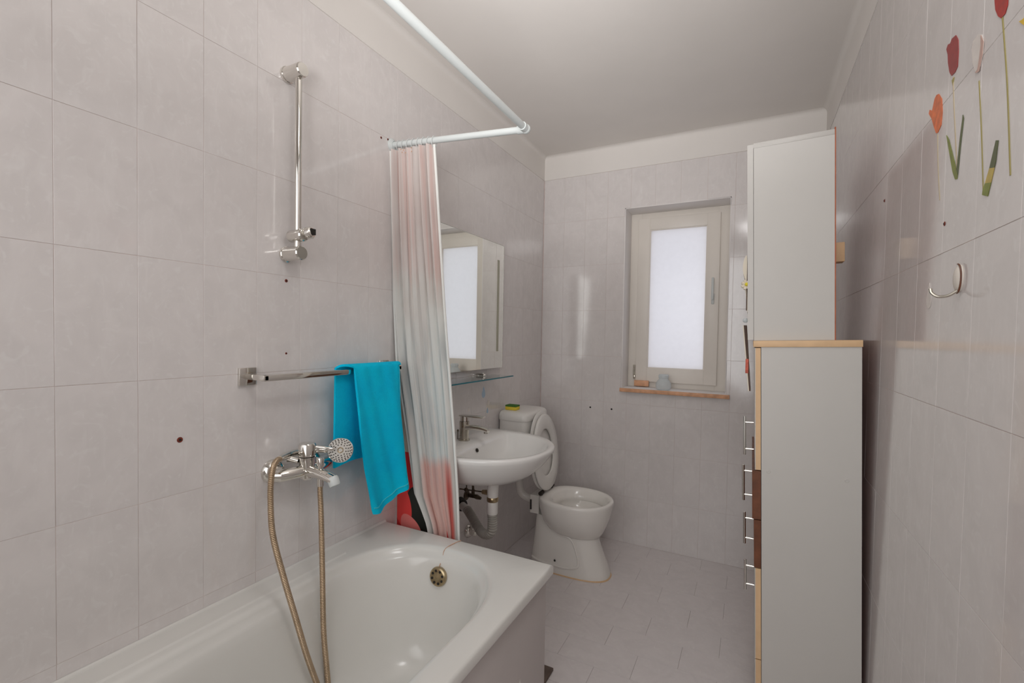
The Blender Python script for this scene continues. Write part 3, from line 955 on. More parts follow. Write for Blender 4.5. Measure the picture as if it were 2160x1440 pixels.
cur = empty('shower_curtain', (0.15, 1.46, 0.45), 'white shower curtain with grey and pink print bunched at the wall end of the rod', 'curtain')
cl = [(0.40, 0.215), (0.571, 0.176), (0.683, 0.112), (0.947, 0.064), (1.214, 0.018), (1.46, 0.006), (1.526, 0.006), (1.82, 0.004), (2.104, 0.004)]
cr_ = [(0.40, 0.322), (0.567, 0.316), (0.70, 0.309), (0.88, 0.293), (1.152, 0.273), (1.425, 0.252), (1.70, 0.232), (2.046, 0.207)]
nu, nv = 220, 70
rows = []
ZT, ZB = 2.052, 0.36
uvs = {}
for i in range(nv):
    v = i/(nv-1); z = ZT+(ZB-ZT)*v
    xl, xr = lerp_tab(cl, z), lerp_tab(cr_, z)
    r = []
    yc = 1.425 + 0.045*min(1, v*1.5)
    for j in range(nu):
        u = j/(nu-1)
        ph = u*2*pi*6.5
        sharp = sin(ph+0.5*sin(v*3+u*4))
        amp = (0.012+0.007*v)*(0.75+0.35*sin(u*9+1))
        # broad flat panel on the right lower half
        fl_ = 1-0.88*min(1, max(0, (v-0.20)*2.6))*(1 if 0.42 < u < 0.86 else 0.25)
        x_ = xl+(xr-xl)*(u+0.014*sin(2*ph+v*2)*(1-abs(2*u-1))) 
        y_ = yc + (0.02*u) + amp*fl_*sharp + 0.004*fl_*sin(u*40+v*7)
        if z < 0.60: y_ = max(y_, 1.445)
        elif z < 0.80: y_ = max(y_, 1.415+0.03*(0.8-z)/0.2)
        zz = z
        if v > 0.9: zz = z
        r.append((max(x_, 0.004), y_, zz))
    rows.append(r)
b, P = cloth(rows, 0.0016, 'c', 'curtain')
K = nu*nv
for i in range(nv):
    for j in range(nu):
        z = rows[i][j][2]
        b.uv[i*nu+j] = (j/(nu-1), z); b.uv[K+i*nu+j] = (j/(nu-1), z)
b.build('curtain_cloth', 'curtain', cur, smooth=70)
hemp = [P[i][2]+Vector((-0.0005, -0.001, 0)) for i in range(nv)]
MB().tube(hemp, 0.0055, n=8).build('hem_left', 'curtain_hem', cur)
hemp = [P[i][nu-3]+Vector((0, -0.001, 0)) for i in range(nv)]
MB().tube(hemp, 0.0052, n=8).build('hem_right', 'curtain_hem', cur)
# rear fold next to the wall, with the big red petals
rows = []
nu2, nv2 = 60, 50
for i in range(nv2):
    v = i/(nv2-1); z = 1.47+(0.36-1.47)*v
    x1_ = 0.03 + 0.25*min(1, v*1.15)
    r = []
    for j in range(nu2):
        u = j/(nu2-1)
        r.append((0.006+(x1_-0.006)*u, 1.492 + 0.008*sin(u*8+1+v*2)*(0.3+0.7*v)-0.010*(1-v), z))
    rows.append(r)
b, P = cloth(rows, 0.0016, 'c', 'petal_print')
K = nu2*nv2
for i in range(nv2):
    for j in range(nu2):
        b.uv[i*nu2+j] = (rows[i][j][0], rows[i][j][2]); b.uv[K+i*nu2+j] = (rows[i][j][0], rows[i][j][2])
b.build('rear_fold', 'petal_print', cur, smooth=70, label='fold printed with large red and black petals')
# rings
for i in range(9):
    x_ = 0.012+0.024*i
    yy = 1.445+0.023*x_/0.588; zz = 2.082-0.036*x_/0.588
    r_ = MB()
    r_.tube([(x_+0.002*sin(a*1.0), yy+0.0165*cos(a), zz-0.006+0.0215*sin(a)) for a in [2*pi*k_/20 for k_ in range(21)]], 0.0013, n=6)
    r_.build('curtain_ring', 'white_metal', cur)
for (x_, z_) in ((0.088, 2.035), (0.094, 2.022), (0.100, 2.030), (0.110, 2.018), (0.139, 2.032), (0.140, 2.018)):
    MB().ball((x_, 1.398, z_), 0.0022, 0.0010, 0.0026, n=6).build('rust_spot', 'rust_ring', cur)

# ------------------------------------------------------------------ washbasin
SC = 1.812
bs = empty('washbasin', (0.27, SC, 0.64), 'white ceramic wall-hung washbasin between the bathtub and the toilet', 'washbasin')
b = MB()
N2 = 72
ZR = 0.835
def br(cx, axf, axb, ay, z, ef=2.25, eb=5.0):
    return selli(cx, SC, axf, ay, z, n=N2, e=ef, eb=eb, back=axb)
R_ = []
R_.append(br(0.235, 0.055, 0.10, 0.075, 0.677, 2, 2.5))
R_.append(br(0.225, 0.16, 0.17, 0.150, 0.684, 2, 2.8))
R_.append(br(0.215, 0.225, 0.195, 0.205, 0.700, 2.0, 3.2))
R_.append(br(0.205, 0.275, 0.20, 0.245, 0.727, 2.0, 4))
R_.append(br(0.20, 0.315, 0.198, 0.272, 0.760, 2.05, 5))
R_.append(br(0.20, 0.338, 0.199, 0.292, 0.790, 2.1, 6))
R_.append(br(0.20, 0.352, 0.199, 0.304, 0.812, 2.15, 7))
R_.append(br(0.20, 0.357, 0.199, 0.308, 0.824, 2.15, 8))
R_.append(br(0.20, 0.355, 0.199, 0.306, 0.832, 2.15, 8))
R_.append(br(0.20, 0.350, 0.197, 0.301, ZR, 2.15, 8))
R_.append(br(0.225, 0.306, 0.085, 0.268, ZR-0.001, 2.15, 3.4))
R_.append(br(0.230, 0.298, 0.060, 0.262, ZR-0.003, 2.15, 3.2))
R_.append(br(0.24, 0.286, 0.052, 0.254, ZR-0.012, 2.1, 3.0))
R_.append(br(0.25, 0.270, 0.052, 0.240, ZR-0.035, 2.05, 2.8))
R_.append(br(0.26, 0.240, 0.055, 0.215, ZR-0.075, 2.0, 2.6))
R_.append(br(0.27, 0.195, 0.060, 0.175, ZR-0.102, 2.0, 2.4))
R_.append(br(0.275, 0.130, 0.060, 0.115, ZR-0.118, 2.0, 2.2))
R_.append(br(0.28, 0.055, 0.045, 0.050, ZR-0.125, 2.0, 2.0))
R_.append(br(0.285, 0.022, 0.022, 0.022, ZR-0.127, 2.0, 2.0))
b.loft(R_)
b.build('basin_bowl', 'porcelain', bs, smooth=60)
MB().lathe((0.200, SC-0.005, ZR-0.040), (1, 0, 0.45), [(0, 0.009), (0.004, 0.009), (0.005, 0.0065)], n=20).build('overflow_hole', 'shadow_hole', bs)
MB().lathe((0.285, SC, ZR-0.128), (0, 0, 1), [(0, 0.021), (0.004, 0.021), (0.007, 0.016), (0.0075, 0)], n=24).build('drain_plug', 'chrome', bs)

fa = empty('basin_faucet', (0.135, SC, ZR), 'chrome single-lever faucet standing on the washbasin', 'faucet')
FX = 0.130
FY = SC-0.005
fb = MB()
fb.lathe((FX, FY, ZR-0.001), (0, 0, 1), [(0, 0.0265), (0.006, 0.0265), (0.008, 0.0225), (0.03, 0.0215), (0.060, 0.0225), (0.085, 0.0235), (0.089, 0.0225), (0.090, 0)], n=36)
fb.build('faucet_body', 'dull_chrome', fa)
ss = MB()
rings = []
for i in range(9):
    t_ = i/8
    x_ = FX+0.012+0.118*t_; zc = ZR+0.060+0.006*sin(t_*pi)-0.004*t_
    hw, hh = 0.0165-0.004*t_, 0.0125-0.0045*t_
    rings.append([(x_, FY+hw*math.copysign(abs(cos(a))**0.6, cos(a)), zc+hh*math.copysign(abs(sin(a))**0.6, sin(a))) for a in [2*pi*k_/20 for k_ in range(20)]])
ss.loft(rings)
ss.build('spout', 'chrome', fa)
MB().cyl((FX+0.118, FY, ZR+0.056), (FX+0.118, FY, ZR+0.043), 0.0105).build('aerator', 'chrome', fa)
lv = MB(); lv.cyl((FX, FY, ZR+0.089), (FX, FY, ZR+0.112), 0.020, 0.019, n=32)
lv.rbox(FX-0.022, FX+0.105, FY-0.017, FY+0.017, ZR+0.110, ZR+0.118, 0.003)
lv.build('lever', 'chrome', fa)
MB().tube([(FX-0.034, FY-0.002, ZR-0.001), (FX-0.034, FY-0.002, ZR+0.035)], 0.0022, n=8).build('pop_up_rod', 'dark_brass', fa)
MB().ball((FX-0.034, FY-0.002, ZR+0.040), 0.0045, 0.0045, 0.006, n=8).build('pop_up_knob', 'dark_brass', fa)

# waste pipe
tp = empty('waste_pipe', (0.2, 1.85, 0.40), 'white and grey corrugated waste pipe from the washbasin into the wall', 'pipe')
TX, TY = 0.292, 1.800
MB().cyl((TX, TY, 0.682), (TX, TY, 0.598), 0.027, 0.0245, n=28).build('tailpiece', 'white_plastic', tp)
MB().lathe((TX, TY, 0.578), (0, 0, 1), [(0, 0.0245), (0.003, 0.0265), (0.018, 0.0265), (0.021, 0.0245)], n=28).build('ring_nut', 'old_brass', tp, label='brassy ring nut')
MB().lathe((TX, TY, 0.520), (0, 0, 1), [(0, 0.0215), (0.004, 0.024), (0.056, 0.024), (0.059, 0.022)], n=28).build('white_collar', 'white_plastic', tp)
MB().lathe((TX, TY, 0.511), (0, 0, 1), [(0, 0.021), (0.002, 0.0225), (0.010, 0.0225)], n=28).build('grey_clip', 'gray_plastic', tp)
pth = bez([(TX, TY, 0.512), (TX, TY+0.002, 0.475), (0.285, 1.806, 0.437), (0.250, 1.825, 0.408), (0.205, 1.850, 0.402), (0.160, 1.878, 0.418), (0.115, 1.905, 0.440), (0.075, 1.93, 0.455)], 14)
rs = [0.0225 if (i//2) % 2 else 0.0178 for i in range(len(pth))]
MB().tube(pth, rs, n=20).build('corrugated_hose', 'gray_plastic', tp, smooth=40, label='grey corrugated hose')
MB().tube([(0.082, 1.926, 0.453), (0.012, 1.962, 0.462)], 0.020, n=20).build('white_sleeve', 'white_plastic', tp)
MB().tube([(0.030, 1.953, 0.4605), (0.0008, 1.968, 0.463)], [0.030, 0.033], n=24).build('rubber_seal', 'black', tp, label='black rubber seal in the wall')

# pop-up linkage
lk = empty('drain_linkage', (0.17, 1.82, 0.6), 'dark pop-up drain rods crossing under the washbasin', 'drain linkage')
MB().tube([(0.095, 1.83, 0.592), (0.265, 1.803, 0.612)], 0.0032, n=8).build('horizontal_rod', 'dark_brass', lk)
MB().tube([(0.132, 1.83, 0.66), (0.134, 1.83, 0.560)], 0.0028, n=8).build('vertical_rod', 'dark_brass', lk)
MB().ball((0.133, 1.826, 0.596), 0.010, 0.010, 0.010, n=8).build('rod_clamp', 'dark_brass', lk)
MB().tube([(0.236, 1.806, 0.609), (0.272, 1.802, 0.613)], [0.010, 0.013], n=14).build('ball_joint', 'old_brass', lk)

# angle valves
av = empty('angle_valve', (0.03, 2.02, 0.48), 'tarnished brass angle valve with a braided hose up to the washbasin', 'valve')
MB().lathe((0.0005, 2.035, 0.485), (1, 0, 0), [(0, 0.026), (0.004, 0.026), (0.010, 0.018), (0.011, 0)], n=28).build('rosette', 'dark_brass', av)
vb = MB(); vb.cyl((0.008, 2.035, 0.487), (0.050, 2.035, 0.487), 0.011); vb.cyl((0.042, 2.035, 0.480), (0.042, 2.035, 0.520), 0.009)
vb.build('valve_body', 'dark_brass', av)
vh = MB(); vh.tube([(0.050, 2.035, 0.487), (0.066, 2.035, 0.486), (0.090, 2.035, 0.482)], [0.010, 0.013, 0.007], n=12)
vh.build('valve_handle', 'dark_brass', av)
MB().tube(bez([(0.042, 2.035, 0.518), (0.043, 2.03, 0.55), (0.052, 2.01, 0.60), (0.075, 1.96, 0.64), (0.10, 1.90, 0.67)], 8), 0.0065, n=10).build('supply_hose', 'dark_brass', av)
MB().tube(bez([(0.02, 1.86, 0.53), (0.025, 1.86, 0.57), (0.045, 1.85, 0.62), (0.08, 1.82, 0.67)], 8), 0.008, n=10).build('supply_hose', 'dark_brass', av)
MB().cyl((0.0005, 1.86, 0.53), (0.035, 1.86, 0.53), 0.011).build('valve_stub', 'dark_brass', av)
cv = empty('angle_valve', (0.03, 2.06, 0.27), 'small shiny chrome domed wall valve below the waste pipe', 'valve')
MB().lathe((0.0005, 2.055, 0.288), (1, 0, 0), [(0, 0.034), (0.006, 0.035), (0.016, 0.030), (0.024, 0.020), (0.027, 0)], n=28).build('rosette', 'chrome', cv)
v_ = MB(); v_.lathe((0.024, 2.050, 0.290), (1, -0.1, 0), [(0, 0.015), (0.004, 0.018), (0.026, 0.020), (0.032, 0.015), (0.033, 0)], n=10)
v_.build('valve_knob', 'chrome', cv, smooth=20)
MB().tube([(0.030, 2.05, 0.30), (0.034, 2.05, 0.335)], [0.013, 0.011], n=14).build('outlet', 'chrome', cv)

# ------------------------------------------------------------------ toilet
TC = 2.495
to = empty('toilet', (0.4, TC, 0), 'white floor-standing toilet with raised seat and lid against the tank', 'toilet')
def tr_(x0, x1, ay, z, e=2.2, eb=None):
    cx = x0+(x1-x0)*0.5
    return selli(cx, TC, (x1-x0)/2, ay, z, n=56, e=e, eb=eb)
rg = [tr_(0.195, 0.648, 0.112, 0.0, 2.6, 4.5), tr_(0.195, 0.646, 0.112, 0.02, 2.6, 4.5), tr_(0.198, 0.632, 0.107, 0.06, 2.6, 4.5), tr_(0.204, 0.607, 0.100, 0.12, 2.5, 4.5),
      tr_(0.210, 0.585, 0.095, 0.18, 2.4, 4.2), tr_(0.214, 0.574, 0.092, 0.225, 2.3, 4.0), tr_(0.216, 0.560, 0.088, 0.260, 2.3, 4.0), tr_(0.218, 0.540, 0.080, 0.30, 2.3, 4.0)]
rb = [tr_(0.350, 0.560, 0.050, 0.196, 2, 2.2), tr_(0.315, 0.588, 0.092, 0.212, 2, 2.3), tr_(0.285, 0.606, 0.122, 0.240, 2, 2.4), tr_(0.262, 0.624, 0.147, 0.280, 2.05, 2.5),
      tr_(0.250, 0.640, 0.167, 0.325, 2.05, 2.6), tr_(0.243, 0.650, 0.179, 0.370, 2.05, 2.6), tr_(0.242, 0.655, 0.185, 0.396, 2.05, 2.6),
      tr_(0.243, 0.656, 0.185, 0.408, 2.05, 2.6), tr_(0.247, 0.652, 0.181, 0.414, 2.05, 2.6), tr_(0.262, 0.640, 0.168, 0.416, 2.05, 2.6),
      tr_(0.305, 0.632, 0.156, 0.413, 2.05, 2.3), tr_(0.312, 0.626, 0.150, 0.404, 2.0, 2.2), tr_(0.325, 0.616, 0.138, 0.378, 2.0, 2.2), tr_(0.335, 0.608, 0.129, 0.358, 2.0, 2.2), tr_(0.330, 0.614, 0.134, 0.350, 2.0, 2.2), tr_(0.34, 0.60, 0.12, 0.325, 2.0, 2.2), tr_(0.37, 0.57, 0.10, 0.29, 2.0, 2.0), tr_(0.40, 0.54, 0.05, 0.255, 2.0, 2.0)]
MB().loft(rg).build('pedestal', 'cream_porcelain', to, smooth=60)
MB().loft(rb).build('toilet_bowl', 'cream_porcelain', to, smooth=60)
MB().lathe((0.47, TC, 0.285), (0, 0, 1), [(0, 0.07), (0.001, 0.08), (0.0015, 0)], n=28).build('water', 'shelf_glass', to, smooth=0)
# raised contour line on the near flank
def flank_y(x, z):
    # near side surface (lower y) by interpolating the ring table
    best = None
    zs = [r[0][2] for r in rg]
    for i in range(len(rg)-1):
        if zs[i] <= z <= zs[i+1] and zs[i+1] > zs[i]:
            t_ = (z-zs[i])/(zs[i+1]-zs[i])
            def yy(ring):
                pts_ = [p for p in ring if p[1] < TC+1e-6]
                pts_.sort()
                for p, q in zip(pts_, pts_[1:]):
                    if p[0] <= x <= q[0] and q[0] > p[0]:
                        return p[1]+(q[1]-p[1])*(x-p[0])/(q[0]-p[0])
                return TC
            return yy(rg[i])*(1-t_)+yy(rg[i+1])*t_
    return TC-0.1
ln = bez([(0.215, 0, 0.055), (0.30, 0, 0.048), (0.42, 0, 0.048), (0.485, 0, 0.060), (0.500, 0, 0.085), (0.485, 0, 0.14), (0.455, 0, 0.20), (0.41, 0, 0.222), (0.34, 0, 0.235)], 8)
MB().tube([(p.x, flank_y(p.x, p.z)-0.0005, p.z) for p in ln], 0.0070, n=8).build('moulded_line', 'cream_porcelain', to)
MB().ball((0.365, TC-0.110, 0.075), 0.006, 0.004, 0.006, n=8).build('fixing_bolt', 'black', to, label='small dark fixing bolt')
# silicone joint on the floor
j_ = MB()
outer = tr_(0.190, 0.654, 0.117, 0.0005, 2.6, 4.5); inner = tr_(0.196, 0.647, 0.111, 0.007, 2.6, 4.5)
j_.loft([outer, inner], cap0=False, cap1=False)
j_.build('floor_joint', 'beech_edge', to)
# tank
tk = MB()
def rr(x0, x1, y0, y1, z, e=6): return selli((x0+x1)/2, (y0+y1)/2, (x1-x0)/2, (y1-y0)/2, z, n=56, e=e)
ty0, ty1 = 2.345, 2.660
tk.loft([rr(0.012, 0.165, ty0+0.02, ty1-0.02, 0.50), rr(0.004, 0.178, ty0+0.005, ty1-0.005, 0.52), rr(0.003, 0.188, ty0, ty1, 0.60), rr(0.003, 0.194, ty0, ty1, 0.80), rr(0.003, 0.194, ty0, ty1, 0.838)])
tk.build('tank', 'white_plastic', to, smooth=50)
ld = MB()
ld.loft([rr(0.001, 0.198, ty0-0.004, ty1+0.004, 0.836), rr(0.001, 0.200, ty0-0.006, ty1+0.006, 0.842), rr(0.001, 0.199, ty0-0.005, ty1+0.005, 0.866), rr(0.002, 0.193, ty0, ty1, 0.878, 5), rr(0.006, 0.176, ty0+0.014, ty1-0.014, 0.885, 5), rr(0.03, 0.14, ty0+0.05, ty1-0.05, 0.888, 4)])
ld.build('tank_lid', 'white_plastic', to, smooth=50)
MB().tube(bez([(0.095, 2.47, 0.505), (0.096, 2.47, 0.44), (0.108, 2.472, 0.39), (0.15, 2.48, 0.362), (0.225, 2.49, 0.352), (0.26, 2.495, 0.35)], 8), 0.024, n=20).build('flush_bend', 'cream_porcelain', to)
MB().box(0.19, 0.245, TC-0.07, TC+0.07, 0.30, 0.405).build('rear_block', 'cream_porcelain', to, smooth=0)
MB().tube([(0.205, 2.40, 0.385), (0.207, 2.398, 0.33)], 0.005, n=8).build('loose_bolt', 'black', to, label='black hanging hinge bolt')
# lid and seat standing up, leaning on the tank
def oval_plate(c_, hl, hw, th, tilt, hole=None, name='lid', n=56):
    """plate standing in YZ, local frame: long axis up; tilt about Y (lean to -X)"""
    b = MB()
    def ring(s_l, s_w, d):
        out = []
        for k_ in range(n):
            a = 2*pi*k_/n
            yy = s_w*cos(a)
            zz = s_l*sin(a)
            if sin(a) < 0: zz = s_l*math.copysign(abs(sin(a))**0.8, sin(a))*0.95
            X = c_[0]+d*cos(tilt)-zz*sin(tilt); Z = c_[2]+zz*cos(tilt)+d*sin(tilt)
            out.append((X, c_[1]+yy, Z))
        return out
    if hole is None:
        b.loft([ring(hl*0.97, hw*0.96, 0), ring(hl, hw, th*0.25), ring(hl, hw, th*0.7), ring(hl*0.96, hw*0.94, th), ring(hl*0.8, hw*0.78, th*0.8)])
    else:
        hlh, hwh = hole
        rs_ = [ring(hlh, hwh, th*0.15), ring(hlh*1.02, hwh*1.03, 0), ring(hl*0.98, hw*0.97, 0), ring(hl, hw, th*0.3), ring(hl, hw, th*0.65), ring(hl*0.97, hw*0.96, th), ring(hlh*1.08, hwh*1.1, th), ring(hlh, hwh, th*0.7), ring(hlh, hwh, th*0.15)]
        b.loft(rs_, cap0=False, cap1=False)
    return b
TL = 0.10
oval_plate((0.226, TC, 0.650), 0.232, 0.174, 0.016, TL).build('seat_lid', 'white_plastic', to, smooth=50)
oval_plate((0.247, TC, 0.642), 0.226, 0.169, 0.018, TL, hole=(0.140, 0.105)).build('seat_ring', 'white_plastic', to, smooth=50)
for y_ in (TC-0.075, TC+0.075):
    hb = MB(); hb.cyl((0.262, y_-0.02, 0.428), (0.262, y_+0.02, 0.428), 0.011); hb.cyl((0.262, y_, 0.428), (0.262, y_, 0.412), 0.008)
    hb.build('seat_hinge', 'shadow_hole', to, label='dark hinge')

spn = empty('sponge', (0.055, 2.44, 0.888), 'yellow kitchen sponge with a green scouring side on the toilet tank', 'sponge')
sb = MB().rbox(0.030, 0.100, 2.395, 2.450, 0.8885, 0.908, 0.003).build('sponge_foam', 'yellow', spn, label='yellow foam')
MB().rbox(0.030, 0.100, 2.395, 2.450, 0.908, 0.917, 0.002).build('scouring_pad', 'green', spn, label='green scouring pad')

# ------------------------------------------------------------------ mirror and shelf
mr_ = empty('mirror', (0.03, 1.93, 1.145), 'frameless wall mirror above the washbasin reflecting the window', 'mirror')
MY0, MY1, MZ0, MZ1 = 1.530, 2.328, 1.143, 1.832
MB().box(0.034, 0.0395, MY0, MY1, MZ0, MZ1).build('mirror_glass', 'mirror', mr_, smooth=0)
MB().box(0.001, 0.034, MY0+0.03, MY1-0.012, MZ0+0.03, MZ1-0.012).build('backing', 'white_plastic', mr_, smooth=0)
b = MB(); b.box(0.0335, 0.0402, MY1, MY1+0.0025, MZ0, MZ1); b.box(0.0335, 0.0402, MY0, MY1+0.0025, MZ1, MZ1+0.002)
b.build('edge_strip', 'silver_edge', mr_, smooth=0)
MB().box(0.0393, 0.0400, 2.258, 2.283, 1.235, 1.745).build('light_strip', 'frost_strip', mr_, smooth=0, label='frosted vertical light strip')
gs = empty('glass_shelf', (0.08, 1.92, 1.10), 'clear glass shelf with a blue-green edge under the mirror', 'shelf')
MB().box(0.012, 0.1465, 1.55, 2.262, 1.100, 1.106).build('glass_plate', 'shelf_glass', gs, smooth=0)
b = MB(); b.box(0.1465, 0.1485, 1.55, 2.264, 1.1000, 1.106)
b.build('front_edge', 'glass_edge', gs, smooth=0, label='blue-green polished edge')
for y_ in (1.62, 2.12):
    s_ = MB(); s_.cyl((0.0005, y_, 1.110), (0.045, y_, 1.110), 0.0085, n=20); s_.ball((0.046, y_, 1.110), 0.0105, 0.0105, 0.0105, n=10); s_.rbox(0.006, 0.05, y_-0.010, y_+0.010, 1.093, 1.100, 0.002); s_.cyl((0.04, y_, 1.108), (0.04, y_, 1.124), 0.006, n=16)
    s_.build('shelf_bracket', 'chrome', gs)

def drop(y_, z_, s_, mat, label, wall='left'):
    pts = []
    for k_ in range(24):
        a = 2*pi*k_/24
        yy = s_*0.5*cos(a); zz = s_*0.62*sin(a)
        if sin(a) > 0: yy *= (1-sin(a))**0.6 + 0.02; zz = s_*1.15*sin(a)
        pts.append((yy, zz))
    X = 0.0003 if wall == 'left' else W-0.0003
    dx = 0.0008 if wall == 'left' else -0.0008
    return MB().poly([(X, y_+p[0], z_+p[1]) for p in pts], (dx, 0, 0)).build('drop_sticker', mat, smooth=0, label=label, cat='sticker')
drop(2.195, 1.000, 0.036, 'blue_drop', 'pale blue water drop sticker above the faucet, the largest and topmost')
drop(2.250, 0.945, 0.024, 'pale_petal', 'white water drop sticker right of the faucet, between two others')
drop(2.240, 0.898, 0.018, 'blue_drop', 'small pale blue water drop sticker just right of the faucet lever, the lowest')
drop(2.045, 0.930, 0.014, 'pale_petal', 'tiny white drop sticker right above the faucet lever')
drop(1.256, 1.415, 0.030, 'pale_petal', 'pale drop sticker on the right wall left of the white hook', 'right')
MKS = [(1.862, 1.030, 0.010), (1.864, 0.985, 0.014), (1.864, 0.955, 0.012), (1.866, 0.925, 0.008)]
ws = empty('wall_sticker', (0, 1.864, 0.97), 'column of small dark ornamental sticker marks beside the curtain under the glass shelf', 'sticker')
for (y_, z_, s_) in MKS: MB().poly([(0.0004, y_-0.004, z_-s_), (0.0004, y_+0.006, z_-s_*0.6), (0.0004, y_+0.003, z_+s_), (0.0004, y_-0.005, z_+s_*0.5)], (0.0006, 0, 0)).build('sticker_mark', 'black', ws, smooth=0)

# ------------------------------------------------------------------ cabinets by the right wall
def leaning(o): o.rotation_euler = (0, -0.0285, 0)
CY0, CY1 = 1.66, 2.24
lc = empty('tall_cabinet', (1.50, CY0, 0), 'tall white laminate cabinet with beech edges standing by the right wall', 'cabinet')
X0, X1 = 1.3525, 1.6325
HT = 1.3265
MB().box(X0+0.020, X1-0.002, CY0, CY0+0.018, 0.0, HT-0.020).build('side_panel', 'white_laminate', lc, smooth=0)
MB().box(X0+0.020, X1-0.002, CY1-0.018, CY1, 0.0, HT-0.020).build('side_panel', 'white_laminate', lc, smooth=0)
MB().rbox(X0-0.002, X1, CY0-0.004, CY1+0.004, HT-0.020, HT, 0.001).build('top_board', 'beech_edge', lc, label='beech edged top board')
MB().box(X1-0.006, X1-0.003, CY0+0.018, CY1-0.018, 0.0, HT-0.02).build('back_panel', 'hardboard', lc, smooth=0)
# fronts, bottom to top
def front(z0, z1, dx, mats, nm, lab=None):
    b = MB(); b.box(X0+dx+0.002, X0+0.0185, CY0+0.001, CY1-0.001, z0, z1)
    f_ = b.build(nm, mats[0], lc, smooth=0, label=lab)
    MB().box(X0+dx, X0+dx+0.002, CY0, CY1, z0, z1).build('front_face', 'white_laminate' if mats[0] == 'beech_edge' else mats[0], f_, smooth=0)
    return f_
fd = front(0.916, 1.304, 0.002, ('beech_edge',), 'cabinet_door')
d1 = front(0.758, 0.913, -0.006, ('brown_edge',), 'drawer', 'brown drawer front')
d2 = front(0.603, 0.755, -0.001, ('brown_edge',), 'drawer', 'brown drawer front')
d3 = front(0.31, 0.600, 0.001, ('beech_edge',), 'drawer')
d4 = front(0.03, 0.307, 0.001, ('beech_edge',), 'drawer')
def bar_handle(par, z0, z1, dx):
    b = MB()
    xx = X0+dx-0.026; yy = CY0+0.075
    b.cyl((xx, yy, z0), (xx, yy, z1), 0.0042, n=14, ch=0.001)
    for z_ in (z0+0.02, z1-0.02): b.cyl((xx, yy, z_), (X0+dx+0.001, yy, z_), 0.0036, n=12)
    b.build('handle', 'chrome', par)
bar_handle(fd, 0.945, 1.074, -0.002); bar_handle(d1, 0.791, 0.929-0.018, -0.006); bar_handle(d2, 0.645, 0.782-0.03, -0.003); bar_handle(d3, 0.49, 0.592, -0.001)
for (x_, z_) in ((1.3925, 0.914), (1.595, 0.912)):
    MB().lathe((x_, CY0+0.0003, z_), (0, -1, 0), [(0, 0.0062), (0.0012, 0.0058), (0.0016, 0.0045), (0.0008, 0.004), (0.0008, 0)], n=18).build('screw_cap', 'white_laminate', lc)
leaning(lc)

uc = empty('upper_cabinet', (1.50, 1.68, HT+0.001), 'narrower white cabinet standing on top of the tall cabinet', 'cabinet')
UX0, UX1, UY0, UY1, UZ0, UZ1 = 1.3145, 1.5325, 1.68, 2.22, HT+0.001, 1.958
MB().box(UX0, UX1-0.003, UY0, UY0+0.016, UZ0, UZ1-0.016).build('side_panel', 'white_laminate', uc, smooth=0)
MB().box(UX0, UX1-0.003, UY1-0.016, UY1, UZ0, UZ1-0.016).build('side_panel', 'white_laminate', uc, smooth=0)
MB().rbox(UX0-0.001, UX1-0.003, UY0-0.001, UY1, UZ1-0.016, UZ1, 0.001).build('top_board', 'white_laminate', uc)
MB().box(UX0, UX1-0.003, UY0+0.016, UY1-0.016, UZ0, UZ0+0.016).build('bottom_board', 'white_laminate', uc, smooth=0)
MB().box(UX1-0.003, UX1, UY0, UY1, UZ0, UZ1+0.006).build('back_panel', 'hardboard', uc, smooth=0, label='orange brown hardboard back')
MB().box(UX0-0.018, UX0-0.001, UY0, UY1, UZ0+0.003, UZ1-0.003).build('cabinet_door', 'white_laminate', uc, smooth=0)
leaning(uc)
# shift so that the lean matches the lower cabinet
MB().rbox(1.533, 1.572, 1.80, 1.845, 1.578, 1.640, 0.002).build('spacer_block', 'beech_edge', uc, label='small pale wooden block on the back panel')

# ornaments hanging on the upper and lower cabinet fronts, seen edge-on
ga = empty('flower_ornament', (1.29, 1.75, 1.42), 'cream hanging ornament with a white daisy on the upper cabinet front', 'ornament')
b = MB()
rg_ = []
for i in range(17):
    t_ = i/16; z_ = 1.600-0.185*t_
    d = 0.010*math.sin(pi*min(1, t_*2.2))**0.7 if t_ < 0.45 else 0.006*(1-(t_-0.45)/0.55)
    x_ = 1.288+0.014*t_*0.6
    rg_.append([(x_-d-0.004, 1.70, z_), (x_-0.001, 1.698, z_), (x_-0.001, 1.78, z_), (x_-d-0.004, 1.78, z_)])
b.loft(rg_); b.build('ribbon', 'daisy_white', ga)
MB().box(1.2885, 1.2915, 1.698, 1.70, 1.42, 1.595).build('ribbon_dark_edge', 'dark_fabric', ga, smooth=0)  # thin dark strip down the near edge of the ribbon
for k_ in range(7):
    a = 2*pi*k_/7
    c_ = Vector((1.287, 1.690, 1.503)); d_ = Vector((0.9*cos(a), -0.2, sin(a)))
    MB().tube([c_+d_*0.003, c_+d_*0.009, c_+d_*0.0155, c_+d_*0.017], [0.003, 0.0052, 0.0045, 0.001], n=8).build('petal', 'daisy_white', ga)
MB().ball((1.289, 1.684, 1.504), 0.006, 0.005, 0.006, n=8).build('daisy_centre', 'daisy_yellow', ga)
gb = empty('hanging_pouch', (1.29, 1.75, 1.15), 'dark narrow pouch with pink print hanging on the cabinet fronts below the daisy', 'pouch')
b = MB()
rg_ = []
for i in range(15):
    t_ = i/14; z_ = 1.372-0.215*t_
    x_ = 1.293+0.017*t_
    wd = 0.010*(1-0.45*t_)
    rg_.append([(x_-wd, 1.700, z_), (x_-0.0005, 1.700, z_), (x_-0.0005, 1.80, z_), (x_-wd, 1.80, z_)])
b.loft(rg_); b.build('pouch_body', 'dark_fabric', gb)
